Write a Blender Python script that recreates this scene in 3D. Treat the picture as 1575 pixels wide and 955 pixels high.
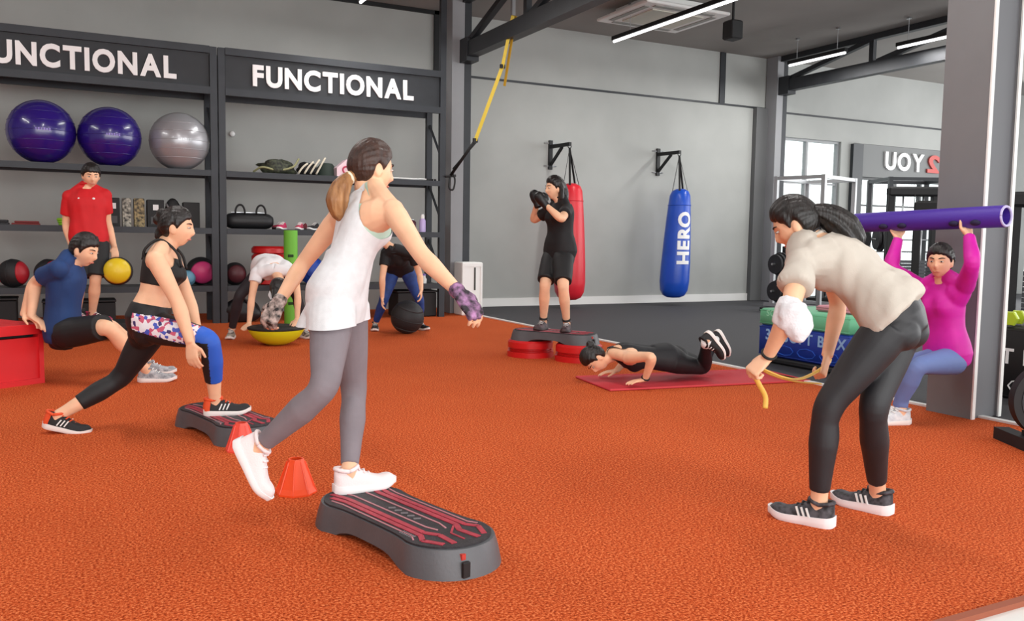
import bpy, bmesh, math, random
import numpy as np
from mathutils import Vector, Matrix, noise
from mathutils.bvhtree import BVHTree
random.seed(7)
rng = np.random.default_rng(7)
SC = bpy.context.scene
COL = SC.collection
for _o in list(bpy.data.objects):
    bpy.data.objects.remove(_o, do_unlink=True)

# ------------------------------------------------------------------ camera
FPX, YAW, PITCH, ROLL, CAMH = 1330.0, 0.4735, 0.0822, 0.01515, 1.15
cam_d = bpy.data.cameras.new('camera')
cam_d.sensor_fit = 'HORIZONTAL'; cam_d.sensor_width = 36.0
cam_d.lens = 36.0 * FPX / 1575.0
cam_d.clip_start = 0.05; cam_d.clip_end = 200
cam = bpy.data.objects.new('camera', cam_d); COL.objects.link(cam)
_F = Vector((math.sin(YAW)*math.cos(PITCH), math.cos(YAW)*math.cos(PITCH), -math.sin(PITCH)))
_R0 = Vector((math.cos(YAW), -math.sin(YAW), 0)); _U0 = _R0.cross(_F)
_R = math.cos(ROLL)*_R0 + math.sin(ROLL)*_U0
_U = math.cos(ROLL)*_U0 - math.sin(ROLL)*_R0
_m = Matrix((( _R.x, _U.x, -_F.x, 0), (_R.y, _U.y, -_F.y, 0), (_R.z, _U.z, -_F.z, CAMH), (0, 0, 0, 1)))
cam.matrix_world = _m
SC.camera = cam

# ------------------------------------------------------------------ world, exposure
SC.view_settings.view_transform = 'Standard'
SC.view_settings.look = 'None'
SC.view_settings.gamma = 1.0
SC.view_settings.use_curve_mapping = False
SC.view_settings.exposure = 0.0
W = bpy.data.worlds.new('World'); SC.world = W; W.use_nodes = True
W.node_tree.nodes['Background'].inputs['Color'].default_value = (0.95, 0.98, 1.0, 1)
W.node_tree.nodes['Background'].inputs['Strength'].default_value = 1.5

def area_light(name, loc, rot, sx, sy, power, color=(1, 1, 1)):
    d = bpy.data.lights.new(name, 'AREA'); d.shape = 'RECTANGLE'; d.size = sx; d.size_y = sy
    d.energy = power; d.color = color
    o = bpy.data.objects.new(name, d); COL.objects.link(o); o.location = loc; o.rotation_euler = rot
    return o
# daylight through the glazed sides of the hall (behind the viewer and to the right)
area_light('daylight_rear', (4.0, -7.5, 2.6), (math.radians(90), 0, 0), 20, 4.2, 1050, (1.0, 0.99, 0.97))
area_light('daylight_right', (19.0, 3.0, 2.6), (math.radians(90), 0, math.radians(90)), 18, 4.2, 1000, (1.0, 1.0, 1.0))

# ------------------------------------------------------------------ helpers
def lin(c):
    return tuple(((v/255.0)/12.92 if v/255.0 <= 0.04045 else ((v/255.0+0.055)/1.055)**2.4) for v in c)
MATS = {}
def mat(name, rgb, rough=0.6, metal=0.0, var=0.0, vscale=8.0, bump=0.0, bscale=60.0, spec=0.5, stretch=None, sub=0.0, alpha=None, coat=0.0, rgb2=None):
    if name in MATS: return MATS[name]
    m = bpy.data.materials.new(name); m.use_nodes = True
    nt = m.node_tree; b = nt.nodes['Principled BSDF']
    c = lin(rgb)
    b.inputs['Base Color'].default_value = (*c, 1)
    b.inputs['Roughness'].default_value = rough
    b.inputs['Metallic'].default_value = metal
    b.inputs['Specular IOR Level'].default_value = spec
    b.inputs['Coat Weight'].default_value = coat
    tc = nt.nodes.new('ShaderNodeTexCoord')
    src = tc.outputs['Object']
    if stretch:
        mp = nt.nodes.new('ShaderNodeMapping'); mp.inputs['Scale'].default_value = stretch
        nt.links.new(src, mp.inputs['Vector']); src = mp.outputs['Vector']
    if var > 0 or rgb2:
        n = nt.nodes.new('ShaderNodeTexNoise'); n.inputs['Scale'].default_value = vscale; n.inputs['Detail'].default_value = 4
        nt.links.new(src, n.inputs['Vector'])
        r = nt.nodes.new('ShaderNodeValToRGB')
        c2 = lin(rgb2) if rgb2 else tuple(min(1, v*(1+var)) for v in c)
        c1 = c if rgb2 else tuple(v*(1-var) for v in c)
        r.color_ramp.elements[0].position = 0.35; r.color_ramp.elements[1].position = 0.65
        r.color_ramp.elements[0].color = (*c1, 1); r.color_ramp.elements[1].color = (*c2, 1)
        nt.links.new(n.outputs['Fac'], r.inputs['Fac']); nt.links.new(r.outputs['Color'], b.inputs['Base Color'])
    if bump > 0:
        n2 = nt.nodes.new('ShaderNodeTexNoise'); n2.inputs['Scale'].default_value = bscale; n2.inputs['Detail'].default_value = 5
        nt.links.new(src, n2.inputs['Vector'])
        bp = nt.nodes.new('ShaderNodeBump'); bp.inputs['Strength'].default_value = bump; bp.inputs['Distance'].default_value = 0.01
        nt.links.new(n2.outputs['Fac'], bp.inputs['Height']); nt.links.new(bp.outputs['Normal'], b.inputs['Normal'])
    if sub > 0:
        b.inputs['Subsurface Weight'].default_value = sub
        b.inputs['Subsurface Radius'].default_value = (0.02, 0.008, 0.004)
    MATS[name] = m
    return m
def emis(name, rgb, strength):
    if name in MATS: return MATS[name]
    m = bpy.data.materials.new(name); m.use_nodes = True
    b = m.node_tree.nodes['Principled BSDF']
    b.inputs['Base Color'].default_value = (*lin(rgb), 1)
    b.inputs['Emission Color'].default_value = (*lin(rgb), 1); b.inputs['Emission Strength'].default_value = strength
    MATS[name] = m; return m
def glass(name):
    if name in MATS: return MATS[name]
    m = bpy.data.materials.new(name); m.use_nodes = True; nt = m.node_tree
    nt.nodes.remove(nt.nodes['Principled BSDF'])
    t = nt.nodes.new('ShaderNodeBsdfTransparent'); t.inputs['Color'].default_value = (0.93, 0.96, 0.95, 1)
    g = nt.nodes.new('ShaderNodeBsdfGlossy'); g.inputs['Roughness'].default_value = 0.02
    mx = nt.nodes.new('ShaderNodeMixShader'); mx.inputs['Fac'].default_value = 0.08
    nt.links.new(t.outputs[0], mx.inputs[1]); nt.links.new(g.outputs[0], mx.inputs[2])
    nt.links.new(mx.outputs[0], nt.nodes['Material Output'].inputs['Surface'])
    MATS[name] = m; return m

def A(v): return np.array(v, float)
def unit(v):
    v = A(v); n = np.linalg.norm(v); return v/n if n > 1e-9 else v
def rotz(a):
    c, s = math.cos(a), math.sin(a); return np.array([[c, -s, 0], [s, c, 0], [0, 0, 1]])

class G:
    """collects verts / faces of one mesh"""
    def __init__(s): s.v = []; s.f = []; s.n = 0; s.mi = []
    def add(s, V, F, mi=0):
        V = np.asarray(V, float).reshape(-1, 3)
        s.v.append(V); s.f += [tuple(i+s.n for i in f) for f in F]; s.mi += [mi]*len(F); s.n += len(V); return s
    def box(s, c, size, R=None, mi=0, bev=0.0):
        c = A(c); hx, hy, hz = A(size)/2
        if bev > 0:
            b = min(bev, hx*.49, hy*.49, hz*.49)
            V = []; F = []
            rings = []
            for z, i in ((-hz, b), (-hz+b, 0), (hz-b, 0), (hz, b)):
                x, y = hx-i, hy-i; q = b*0.6 if i == 0 else b*0.6
                rings.append([(x-q, -y, z), (x, -y+q, z), (x, y-q, z), (x-q, y, z), (-x+q, y, z), (-x, y-q, z), (-x, -y+q, z), (-x+q, -y, z)])
            for r in rings: V += r
            for k in range(3):
                for i in range(8): F.append((k*8+i, k*8+(i+1) % 8, (k+1)*8+(i+1) % 8, (k+1)*8+i))
            F.append(tuple(range(7, -1, -1))); F.append(tuple(range(24, 32)))
            V = A(V)
        else:
            V = A([(x, y, z) for x in (-hx, hx) for y in (-hy, hy) for z in (-hz, hz)])
            F = [(0, 1, 3, 2), (4, 6, 7, 5), (0, 4, 5, 1), (2, 3, 7, 6), (0, 2, 6, 4), (1, 5, 7, 3)]
        if R is not None: V = V @ np.asarray(R).T
        return s.add(V+c, F, mi)
    def bar(s, p, q, w, h, up=(0, 0, 1), mi=0):
        p = A(p); q = A(q); d = unit(q-p); u = A(up)
        if abs(d @ unit(u)) > .98: u = A((0, 1, 0))
        x = unit(np.cross(d, u)); y = np.cross(x, d)
        R = np.stack([x, d, y], 1)
        return s.box((p+q)/2, (w, np.linalg.norm(q-p), h), R, mi)
    def loft(s, rings, mi=0, cap=True):
        n = len(rings[0]); V = np.concatenate([np.asarray(r, float) for r in rings]); F = []
        for k in range(len(rings)-1):
            for i in range(n):
                j = (i+1) % n; F.append((k*n+i, k*n+j, (k+1)*n+j, (k+1)*n+i))
        if cap:
            c0 = np.mean(rings[0], 0); c1 = np.mean(rings[-1], 0); m = len(V)
            V = np.concatenate([V, [c0, c1]])
            for i in range(n):
                j = (i+1) % n; F.append((m, j, i)); F.append((m+1, (len(rings)-1)*n+i, (len(rings)-1)*n+j))
        return s.add(V, F, mi)
    def tube(s, pts, rad, n=10, mi=0, flat=1.0):
        pts = [A(p) for p in pts]; m = len(pts)
        rad = [rad]*m if np.isscalar(rad) else rad
        rings = []; x = None
        for i, p in enumerate(pts):
            d = unit(pts[min(i+1, m-1)]-pts[max(i-1, 0)])
            if x is None:
                a = A((0, 0, 1)) if abs(d[2]) < .9 else A((1, 0, 0)); x = unit(np.cross(a, d))
            x = unit(x-d*(x @ d)); y = np.cross(d, x)
            rings.append([p+rad[i]*(math.cos(t)*x+flat*math.sin(t)*y) for t in np.arange(n)*2*math.pi/n])
        return s.loft(rings, mi)
    def cyl(s, p, q, r, r2=None, n=16, mi=0):
        return s.tube([p, q], [r, r if r2 is None else r2], n, mi)
    def lathe(s, prof, c=(0, 0, 0), n=24, R=None, mi=0):
        rings = []
        for r, z in prof:
            V = A([(max(r, 1e-4)*math.cos(t), max(r, 1e-4)*math.sin(t), z) for t in np.arange(n)*2*math.pi/n])
            if R is not None: V = V @ np.asarray(R).T
            rings.append(V+A(c))
        return s.loft(rings, mi)
    def ball(s, c, r, n=20, R=None, mi=0):
        r = A((r, r, r)) if np.isscalar(r) else A(r)
        V = []; m = n//2
        rings = []
        for k in range(1, m):
            a = -math.pi/2+math.pi*k/m
            ring = A([(math.cos(a)*math.cos(t), math.cos(a)*math.sin(t), math.sin(a)) for t in np.arange(n)*2*math.pi/n])*r
            if R is not None: ring = ring @ np.asarray(R).T
            rings.append(ring+A(c))
        n_ = len(rings[0]); V = np.concatenate(rings)
        top = A((0, 0, r[2])); 
        if R is not None: top = np.asarray(R) @ top
        F = []
        for k in range(len(rings)-1):
            for i in range(n_):
                j = (i+1) % n_; F.append((k*n_+i, k*n_+j, (k+1)*n_+j, (k+1)*n_+i))
        b = len(V); V = np.concatenate([V, [A(c)-top, A(c)+top]])
        for i in range(n_):
            j = (i+1) % n_; F.append((b, j, i)); F.append((b+1, (len(rings)-1)*n_+i, (len(rings)-1)*n_+j))
        return s.add(V, F, mi)
    def prism(s, poly, z0, z1, R=None, c=(0, 0, 0), mi=0):
        n = len(poly); V = A([(x, y, z0) for x, y in poly]+[(x, y, z1) for x, y in poly])
        if R is not None: V = V @ np.asarray(R).T
        F = [tuple(range(n-1, -1, -1)), tuple(range(n, 2*n))]+[(i, (i+1) % n, n+(i+1) % n, n+i) for i in range(n)]
        return s.add(V+A(c), F, mi)
    def mesh(s, name, mats, smooth=False):
        me = bpy.data.meshes.new(name)
        V = np.concatenate(s.v) if s.v else np.zeros((0, 3))
        me.from_pydata(V.tolist(), [], s.f)
        for m in (mats if isinstance(mats, (list, tuple)) else [mats]): me.materials.append(m)
        if any(s.mi): me.polygons.foreach_set('material_index', s.mi)
        if smooth: me.polygons.foreach_set('use_smooth', [True]*len(me.polygons))
        me.update(); return me
    def build(s, name, mats, parent=None, smooth=False, auto=None):
        me = s.mesh(name, mats, smooth)
        bm = bmesh.new(); bm.from_mesh(me); bmesh.ops.recalc_face_normals(bm, faces=bm.faces)
        if auto is not None:
            for f in bm.faces: f.smooth = True
            for e in bm.edges:
                if len(e.link_faces) == 2 and e.calc_face_angle(0) > math.radians(auto): e.smooth = False
        bm.to_mesh(me); bm.free()
        o = bpy.data.objects.new(name, me); COL.objects.link(o)
        if parent is not None: o.parent = parent
        return o
def tag(o, label=None, cat=None, group=None, kind=None):
    if label: o['label'] = label
    if cat: o['category'] = cat
    if group: o['group'] = group
    if kind: o['kind'] = kind
    return o
def thing(name, label, cat, loc=(0, 0, 0), rz=0.0, group=None):
    o = bpy.data.objects.new(name, None); COL.objects.link(o); o.empty_display_size = .1
    o.location = loc; o.rotation_euler = (0, 0, rz)
    return tag(o, label, cat, group)
def struct(name, g, m, label=None, parent=None, **k):
    o = g.build(name, m, parent, **k)
    if parent is None: tag(o, label, None, None, 'structure')
    return o
def copy_tree(o, parent=None):
    c = o.copy(); COL.objects.link(c)
    if parent is not None: c.parent = parent
    for ch in list(o.children): copy_tree(ch, c)
    return c
def place(o, loc, rz=0.0, label=None):
    o.location = loc; o.rotation_euler = (0, 0, rz)
    if label: o['label'] = label
    return o
def bez(p, n=20):
    p = [A(q) for q in p]; out = []
    for t in np.linspace(0, 1, n):
        q = p
        while len(q) > 1: q = [q[i]*(1-t)+q[i+1]*t for i in range(len(q)-1)]
        out.append(q[0])
    return out
def crom(pts, n=6):
    P = [A(p) for p in pts]; P = [2*P[0]-P[1]]+P+[2*P[-1]-P[-2]]; out = []
    for i in range(1, len(P)-2):
        for t in np.linspace(0, 1, n, endpoint=False):
            a, b, c, d = P[i-1:i+3]
            out.append(.5*((2*b)+(c-a)*t+(2*a-5*b+4*c-d)*t*t+(3*b-a-3*c+d)*t**3))
    return out+[P[-2]]
def letter_mesh(ch, size, extrude, weight):
    cu = bpy.data.curves.new('letter', 'FONT'); cu.body = ch; cu.size = size; cu.extrude = extrude; cu.offset = weight
    cu.resolution_u = 4
    o = bpy.data.objects.new('letter', cu); COL.objects.link(o)
    bpy.context.view_layer.update()
    me = bpy.data.meshes.new_from_object(o.evaluated_get(bpy.context.evaluated_depsgraph_get()))
    bpy.data.objects.remove(o); bpy.data.curves.remove(cu)
    return me
LET = {}
def lettering(text, size, extrude, weight, gap, m, parent, M, mirror=False, name='letter', fit=None):
    """letters as separate meshes laid along local +x of matrix M (x right, y up, z out)"""
    x = 0.0; items = []
    for ch in text:
        if ch == ' ': x += size*.35; continue
        k = (ch, size, extrude, weight)
        if k not in LET: LET[k] = letter_mesh(*k)
        me = LET[k].copy()
        xs = [v.co.x for v in me.vertices]; lo, hi = min(xs), max(xs)
        items.append((me, x-lo)); x += hi-lo+gap
    total = x-gap; sx = fit/total if fit else 1.0
    out = []
    for me, dx in items:
        T = Matrix.Diagonal((sx, 1, 1, 1)) @ Matrix.Translation((dx, 0, 0))
        if mirror: T = Matrix.Translation((total*sx, 0, 0)) @ Matrix.Diagonal((-1, 1, 1, 1)) @ T
        me.transform(M @ T)
        if mirror: me.flip_normals()
        me.materials.clear(); me.materials.append(m)
        o = bpy.data.objects.new(name, me); COL.objects.link(o)
        if parent is not None: o.parent = parent
        out.append(o)
    return out
def frame(o, x, y):
    x = unit(x); y = unit(y); z = np.cross(x, y)
    return Matrix(((x[0], y[0], z[0], o[0]), (x[1], y[1], z[1], o[1]), (x[2], y[2], z[2], o[2]), (0, 0, 0, 1)))

# ------------------------------------------------------------------ materials of the place
def turf_mat():
    m = mat('turf', (186, 76, 34), .95, spec=.1); nt = m.node_tree; b = nt.nodes['Principled BSDF']
    tc = nt.nodes['Texture Coordinate']
    n = nt.nodes.new('ShaderNodeTexNoise'); n.inputs['Scale'].default_value = 105; n.inputs['Detail'].default_value = 4; n.inputs['Roughness'].default_value = .7
    n2 = nt.nodes.new('ShaderNodeTexNoise'); n2.inputs['Scale'].default_value = 1.1; n2.inputs['Detail'].default_value = 3
    nt.links.new(tc.outputs['Object'], n.inputs['Vector']); nt.links.new(tc.outputs['Object'], n2.inputs['Vector'])
    r = nt.nodes.new('ShaderNodeValToRGB')
    for p, c in ((.36, (128, 42, 12)), (.5, (204, 84, 38)), (.63, (244, 142, 88))):
        e = r.color_ramp.elements.new(p); e.color = (*lin(c), 1)
    r.color_ramp.elements.remove(r.color_ramp.elements[0]); r.color_ramp.elements.remove(r.color_ramp.elements[-1])
    mx = nt.nodes.new('ShaderNodeMix'); mx.data_type = 'RGBA'; mx.blend_type = 'MULTIPLY'; mx.inputs[0].default_value = .35
    r2 = nt.nodes.new('ShaderNodeValToRGB'); r2.color_ramp.elements[0].position = .3; r2.color_ramp.elements[1].position = .7
    r2.color_ramp.elements[0].color = (.72, .62, .55, 1)
    nt.links.new(n.outputs['Fac'], r.inputs['Fac']); nt.links.new(n2.outputs['Fac'], r2.inputs['Fac'])
    nt.links.new(r.outputs['Color'], mx.inputs[6]); nt.links.new(r2.outputs['Color'], mx.inputs[7]); nt.links.new(mx.outputs[2], b.inputs['Base Color'])
    bp = nt.nodes.new('ShaderNodeBump'); bp.inputs['Strength'].default_value = .55; bp.inputs['Distance'].default_value = .01
    nt.links.new(n.outputs['Fac'], bp.inputs['Height']); nt.links.new(bp.outputs['Normal'], b.inputs['Normal'])
    return m
M_turf = turf_mat()
M_rubber = mat('black_rubber_floor', (62, 62, 66), .75, var=.15, vscale=90, bump=.2, bscale=200)
M_whitefloor = mat('white_tile_floor', (225, 225, 222), .35, var=.04, vscale=3)
M_wall = mat('grey_painted_wall', (170, 172, 169), .8, var=.05, vscale=1.2, bump=.04, bscale=40)
M_ceil = mat('grey_ceiling', (150, 146, 142), .9, var=.05, vscale=.8)
M_trim = mat('white_trim', (235, 235, 232), .5)
M_dark = mat('dark_steel', (44, 46, 50), .45, .3, var=.1, vscale=5)
M_blacksteel = mat('black_steel', (22, 22, 24), .5, .2)
M_colgrey = mat('column_grey', (140, 141, 144), .55, var=.03, vscale=3)
M_colside = mat('column_grey_web', (126, 127, 131), .55, var=.03, vscale=3)
M_black = mat('black_matte', (20, 20, 22), .65, var=.1, vscale=20)
M_blackrub = mat('black_rubber', (30, 30, 33), .6, bump=.3, bscale=120)
M_white = mat('white_plastic', (238, 238, 236), .4)
M_white2 = mat('white_lettering', (245, 245, 245), .5)
M_silver = mat('silver_metal', (185, 187, 190), .3, .9)
M_red = mat('red_plastic', (205, 28, 30), .35, var=.05, vscale=4)
M_yellow = mat('yellow_strap', (228, 200, 70), .6, bump=.2, bscale=150)

# ------------------------------------------------------------------ the setting
YW = 13.28; CZ = 4.785; TX = 5.45
g = G()
g.add([(-7, 1.66, -.05), (TX, 1.66, -.05), (TX, YW, -.05), (-7, YW, -.05), (-7, 1.66, 0), (TX, 1.66, 0), (TX, YW, 0), (-7, YW, 0)],
      [(0, 3, 2, 1), (4, 5, 6, 7), (0, 1, 5, 4), (1, 2, 6, 5), (2, 3, 7, 6), (3, 0, 4, 7)])
struct('floor', g, M_turf, 'orange red granular sports turf covering the training area')
g = G(); g.box((13.5, 2.8, -.03), (16.1, 22, .05)); struct('floor', g, M_rubber, 'black rubber floor beside the turf')
g = G(); g.box((-.775, -4.05, -.03), (12.45, 11.42, .05)); struct('floor', g, M_whitefloor, 'pale smooth floor at the near edge of the turf')
g = G(); g.box((TX+.0, 7.47, .004), (.055, 11.6, .02)); struct('trim_1', g, M_trim, 'white edging strip between turf and black floor')
g = G(); g.box((-.775, 1.66, .004), (12.45, .03, .02)); struct('trim_2', g, mat('turf_edge', (150, 80, 55), .8), 'thin edging at the near end of the turf')
g = G(); g.box((7, 2.8, CZ+.06), (28.2, 22, .12)); struct('ceiling', g, M_ceil, 'flat grey painted ceiling')
# back wall: solid to the left, with openings for the shopfront windows on the right
g = G()
g.box((2.85, YW+.1, CZ/2), (19.7, .2, CZ))            # X -7 .. 12.7
g.box((16.85, YW+.1, (3.3+CZ)/2), (8.3, .2, CZ-3.3))   # above the windows
g.box((14.72, YW+.1, 1.65), (.36, .2, 3.3))            # pier
g.box((19.5, YW+.1, 1.65), (3.0, .2, 3.3))
struct('wall_back', g, M_wall, 'grey painted back wall with shopfront openings')
g = G(); g.box((-7.1, 4, CZ/2), (.2, 20, CZ)); struct('wall_left', g, M_wall, 'grey painted side wall')
g = G(); g.box((9.2, YW-.012, .07), (6.6, .03, .14)); struct('baseboard_back', g, M_trim, 'white baseboard below the punch bags')
g = G(); g.box((9.1, YW-.008, 3.81), (6.9, .02, .035)); struct('trim_3', g, M_dark, 'thin dark joint line across the bag wall')
g = G(); g.box((11.27, YW-.012, 4.3), (.13, .03, .96)); struct('trim_4', g, M_dark, 'short dark vertical strip below the ceiling')
g = G(); g.box((12.24, YW-.05, 1.9), (.32, .12, 3.8)); struct('trim_5', g, mat('frame_grey', (96, 97, 98), .6), 'grey frame post at the end of the bag wall')
g = G(); g.box((5.36, YW-.02, 4.15), (.1, .05, 1.27)); g.box((1.0, YW-.02, CZ-.03), (8.8, .05, .06)); struct('trim_6', g, M_blacksteel, 'black edge around the upper shelf wall')
g = G(); g.box((16.2, YW-.008, 3.77), (6.8, .02, .035)); struct('trim_7', g, M_dark, 'thin dark joint line above the windows')
# windows
def window(n, x0, x1, z0, z1, nx, zs, fm):
    g = G(); t = .05
    g.box(((x0+x1)/2, YW+.1, z0+t/2), (x1-x0, .1, t)); g.box(((x0+x1)/2, YW+.1, z1-t/2), (x1-x0, .1, t))
    xs = np.linspace(x0, x1, nx+1)
    for x in xs: g.box((min(max(x, x0+t/2), x1-t/2), YW+.1, (z0+z1)/2), (t, .1, z1-z0-2*t))
    for z in zs: g.box(((x0+x1)/2, YW+.1, z), (x1-x0, .07, .035))
    o = struct('window_%d' % n, g, fm, 'tall glazed shopfront window with pale frame bars')
    zz = [z0]+list(zs)+[z1]
    for i in range(nx):
        for k in range(len(zz)-1):
            p = G(); p.box(((xs[i]+xs[i+1])/2, YW+.1, (zz[k]+zz[k+1])/2), (xs[i+1]-xs[i]-.05, .008, zz[k+1]-zz[k]-.04)); p.build('pane', glass('clear_glass'), o)
    return o
M_frame = mat('window_frame', (150, 152, 154), .5)
window(1, 12.7, 14.54, 0, 3.3, 2, (.9, 1.75, 2.4), M_frame)
window(2, 14.9, 16.3, 0, 2.6, 2, (1.0, 2.0), mat('window_frame_dark', (60, 62, 64), .5))
window(3, 16.3, 18.0, 0, 2.6, 2, (1.0, 2.0), MATS['window_frame_dark'])
# sign band over the windows with reversed lettering
sg = thing('window_sign', 'grey fascia with reversed white and red letters above shopfront glass', 'sign', (14.9, YW, 2.6))
g = G(); g.box((1.55, .05, .35), (3.1, .1, .69)); g.build('sign_panel', mat('sign_grey', (118, 120, 120), .6), sg)
g = G(); g.box((.07, -.03, -.95), (.3, .1, 3.25)); g.build('dark_edge', mat('sign_edge', (52, 56, 60), .5), sg)
lettering('YOU', .52, .02, .018, .05, M_white2, sg, frame((.95, -.02, .20), (1, 0, 0), (0, 0, 1)), mirror=True, fit=1.25)
lettering('2', .52, .02, .018, .05, mat('sign_red', (196, 84, 78), .5), sg, frame((2.32, -.02, .20), (1, 0, 0), (0, 0, 1)), mirror=True, fit=.4)

# steel columns
M_colbig = mat('column_grey_big', (120, 121, 123), .6, var=.03, vscale=3); M_colbig2 = mat('column_grey_big_web', (104, 105, 109), .6)
def hcolumn(loc, wx, wy, h, label, name='steel_column'):
    c = thing(name, label, 'column', loc)
    g = G(); g.box((0, 0, h/2), (wx-.04, wy-.04, h)); g.build('column_core', M_colbig2, c)
    g = G(); g.box((-wx/2+.012, 0, h/2), (.024, wy, h)); g.build('flange', M_colbig, c)
    g = G(); g.box((wx/2-.012, 0, h/2), (.024, wy, h)); g.build('flange', M_colbig, c)
    for x in (-wx/2+.012, wx/2-.012):
        g = G(); g.box((x, -wy/2-.004, h/2), (.03, .012, h)); g.build('edge_strip', M_trim, c)
    return c
hcolumn((5.32+.15, 3.66+.17, 0), .30, .34, CZ-.01, 'big grey steel column behind the woman in the magenta top')
c = thing('steel_column', 'grey steel column between the shelf rack and the bag wall', 'column', (5.34, 12.35, 0))
g = G(); g.box((-.06, 0, CZ/2), (.2, .3, CZ-.01)); g.build('flange', M_colgrey, c)
g = G(); g.box((.1, -.02, CZ/2), (.12, .24, CZ-.01)); g.build('column_web', M_dark, c)
c = thing('steel_column', 'dark grey steel column left of the bright window', 'column', (12.52, 13.1, 0))
g = G(); g.box((-.07, 0, CZ/2), (.16, .3, CZ-.01)); g.build('flange', M_colgrey, c)
g = G(); g.box((.07, -.02, CZ/2), (.12, .24, CZ-.01)); g.build('column_web', M_dark, c)
# roof trusses
def truss(x, y0, y1, zc, label):
    t = thing('roof_truss', label, 'truss', (x, y0, zc))
    L = y1-y0
    g = G(); g.box((0, L/2, 0), (.16, L, .22)); g.build('lower_chord', M_dark, t)
    g = G(); g.box((0, L/2, CZ-zc-.06), (.12, L, .1)); g.build('upper_chord', M_dark, t)
    n = max(3, int(round(L/2.1)))
    for i in range(n):
        ya, yb = L-L*i/n, L-L*(i+1)/n
        g = G(); g.bar((0, ya-.06, .1), (0, yb+.1, CZ-zc-.1), .08, .09, (1, 0, 0)); g.build('diagonal', M_dark, t)
        g = G(); g.box((0, yb+.06, (CZ-zc)/2), (.08, .09, CZ-zc-.2)); g.build('strut', M_dark, t)
    g = G(); g.box((0, L-.12, 0), (.2, .28, .34)); g.build('end_plate', M_dark, t)
    return t
truss(5.40, 4.05, 12.2, 3.95, 'dark steel roof truss meeting the column by the shelf')
truss(12.5, 2.0, 12.95, 4.2, 'dark steel roof truss over the windows on the right')
# ceiling lamps
def tube_lamp(x, y0, y1, z, label, power=60):
    L = y1-y0
    t = thing('tube_light', label, 'light', (x, (y0+y1)/2, z), 0, 'hanging tube lights')
    g = G(); g.box((0, 0, .035), (.075, L, .06)); g.build('housing', M_blacksteel, t)
    g = G(); g.cyl((0, -L/2+.02, -.012), (0, L/2-.02, -.012), .022, n=12); g.build('tube', emis('tube_emit', (255, 255, 255), 2.5), t, smooth=True)
    for s in (-.35, .35):
        g = G(); g.cyl((0, s*L, .06), (0, s*L, CZ-z), .006, n=6); g.lathe([(0, 0), (.04, 0), (.035, .03), (0, .03)], (0, s*L, CZ-z-.03), 12); g.build('hanger', M_silver, t)
    d = bpy.data.lights.new('tube_glow', 'AREA'); d.shape = 'RECTANGLE'; d.size = .12; d.size_y = L; d.energy = power; d.color = (1, .98, .95)
    o = bpy.data.objects.new('tube_glow', d); COL.objects.link(o); o.parent = t; o.location = (0, 0, -.06)
    return t
tube_lamp(7.75, 8.7, 11.75, 4.30, 'long tube light hanging beside the ceiling air conditioner')
tube_lamp(11.62, 10.6, 11.9, 4.35, 'short tube light hanging in front of the right truss, farther one')
tube_lamp(12.05, 8.6, 9.95, 4.35, 'short tube light by the truss next to the big column')
tube_lamp(3.62, 9.6, 11.75, 4.35, 'tube light over the shelf sign, only its end in view')
for i, (x, y) in enumerate([(0.5, 6.0), (3.6, 4.0), (8.2, 4.0), (0.5, 0.5), (4.0, -1.0), (-3, 9.5), (-3, 4)]):
    tube_lamp(x, y-1.2, y+1.2, 4.35, 'tube light hanging over ' + ('the red plyo box', 'the middle of the turf', 'the black floor beside the column', 'the near end of the turf', 'the pale floor behind the viewer', 'the left end of the shelf racks', 'the left side of the turf')[i])
# air conditioner cassette
ac = thing('air_conditioner', 'white square ceiling cassette air conditioner with slatted edges', 'air conditioner', (8.28, 11.2, 4.60))
g = G(); g.box((0, 0, .02), (1.55, 1.35, .05), bev=.02); g.build('panel', M_white, ac)
g = G(); g.box((0, 0, .11), (1.1, .95, .13)); g.build('body', M_white, ac)
g = G(); g.box((0, 0, -.012), (.95, .8, .02)); g.build('intake_grille', mat('ac_grille', (205, 203, 190), .6, bump=.5, bscale=90), ac)
for s in (-1, 1):
    g = G(); g.box((0, s*.54, -.008), (1.1, .09, .012)); g.build('louver', mat('ac_louver', (150, 150, 145), .5), ac)
    g = G(); g.box((s*.63, 0, -.008), (.09, .95, .012)); g.build('louver', MATS['ac_louver'], ac)
g = thing('ceiling_speaker', 'small black box speaker hanging by the air conditioner', 'speaker', (9.0, 10.4, 4.2))
b = G(); b.box((0, 0, .14), (.22, .22, .28), bev=.02); b.build('speaker_box', M_black, g)
b = G(); b.cyl((0, 0, .27), (0, 0, CZ-4.2), .02); b.build('mount', M_black, g)
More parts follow.
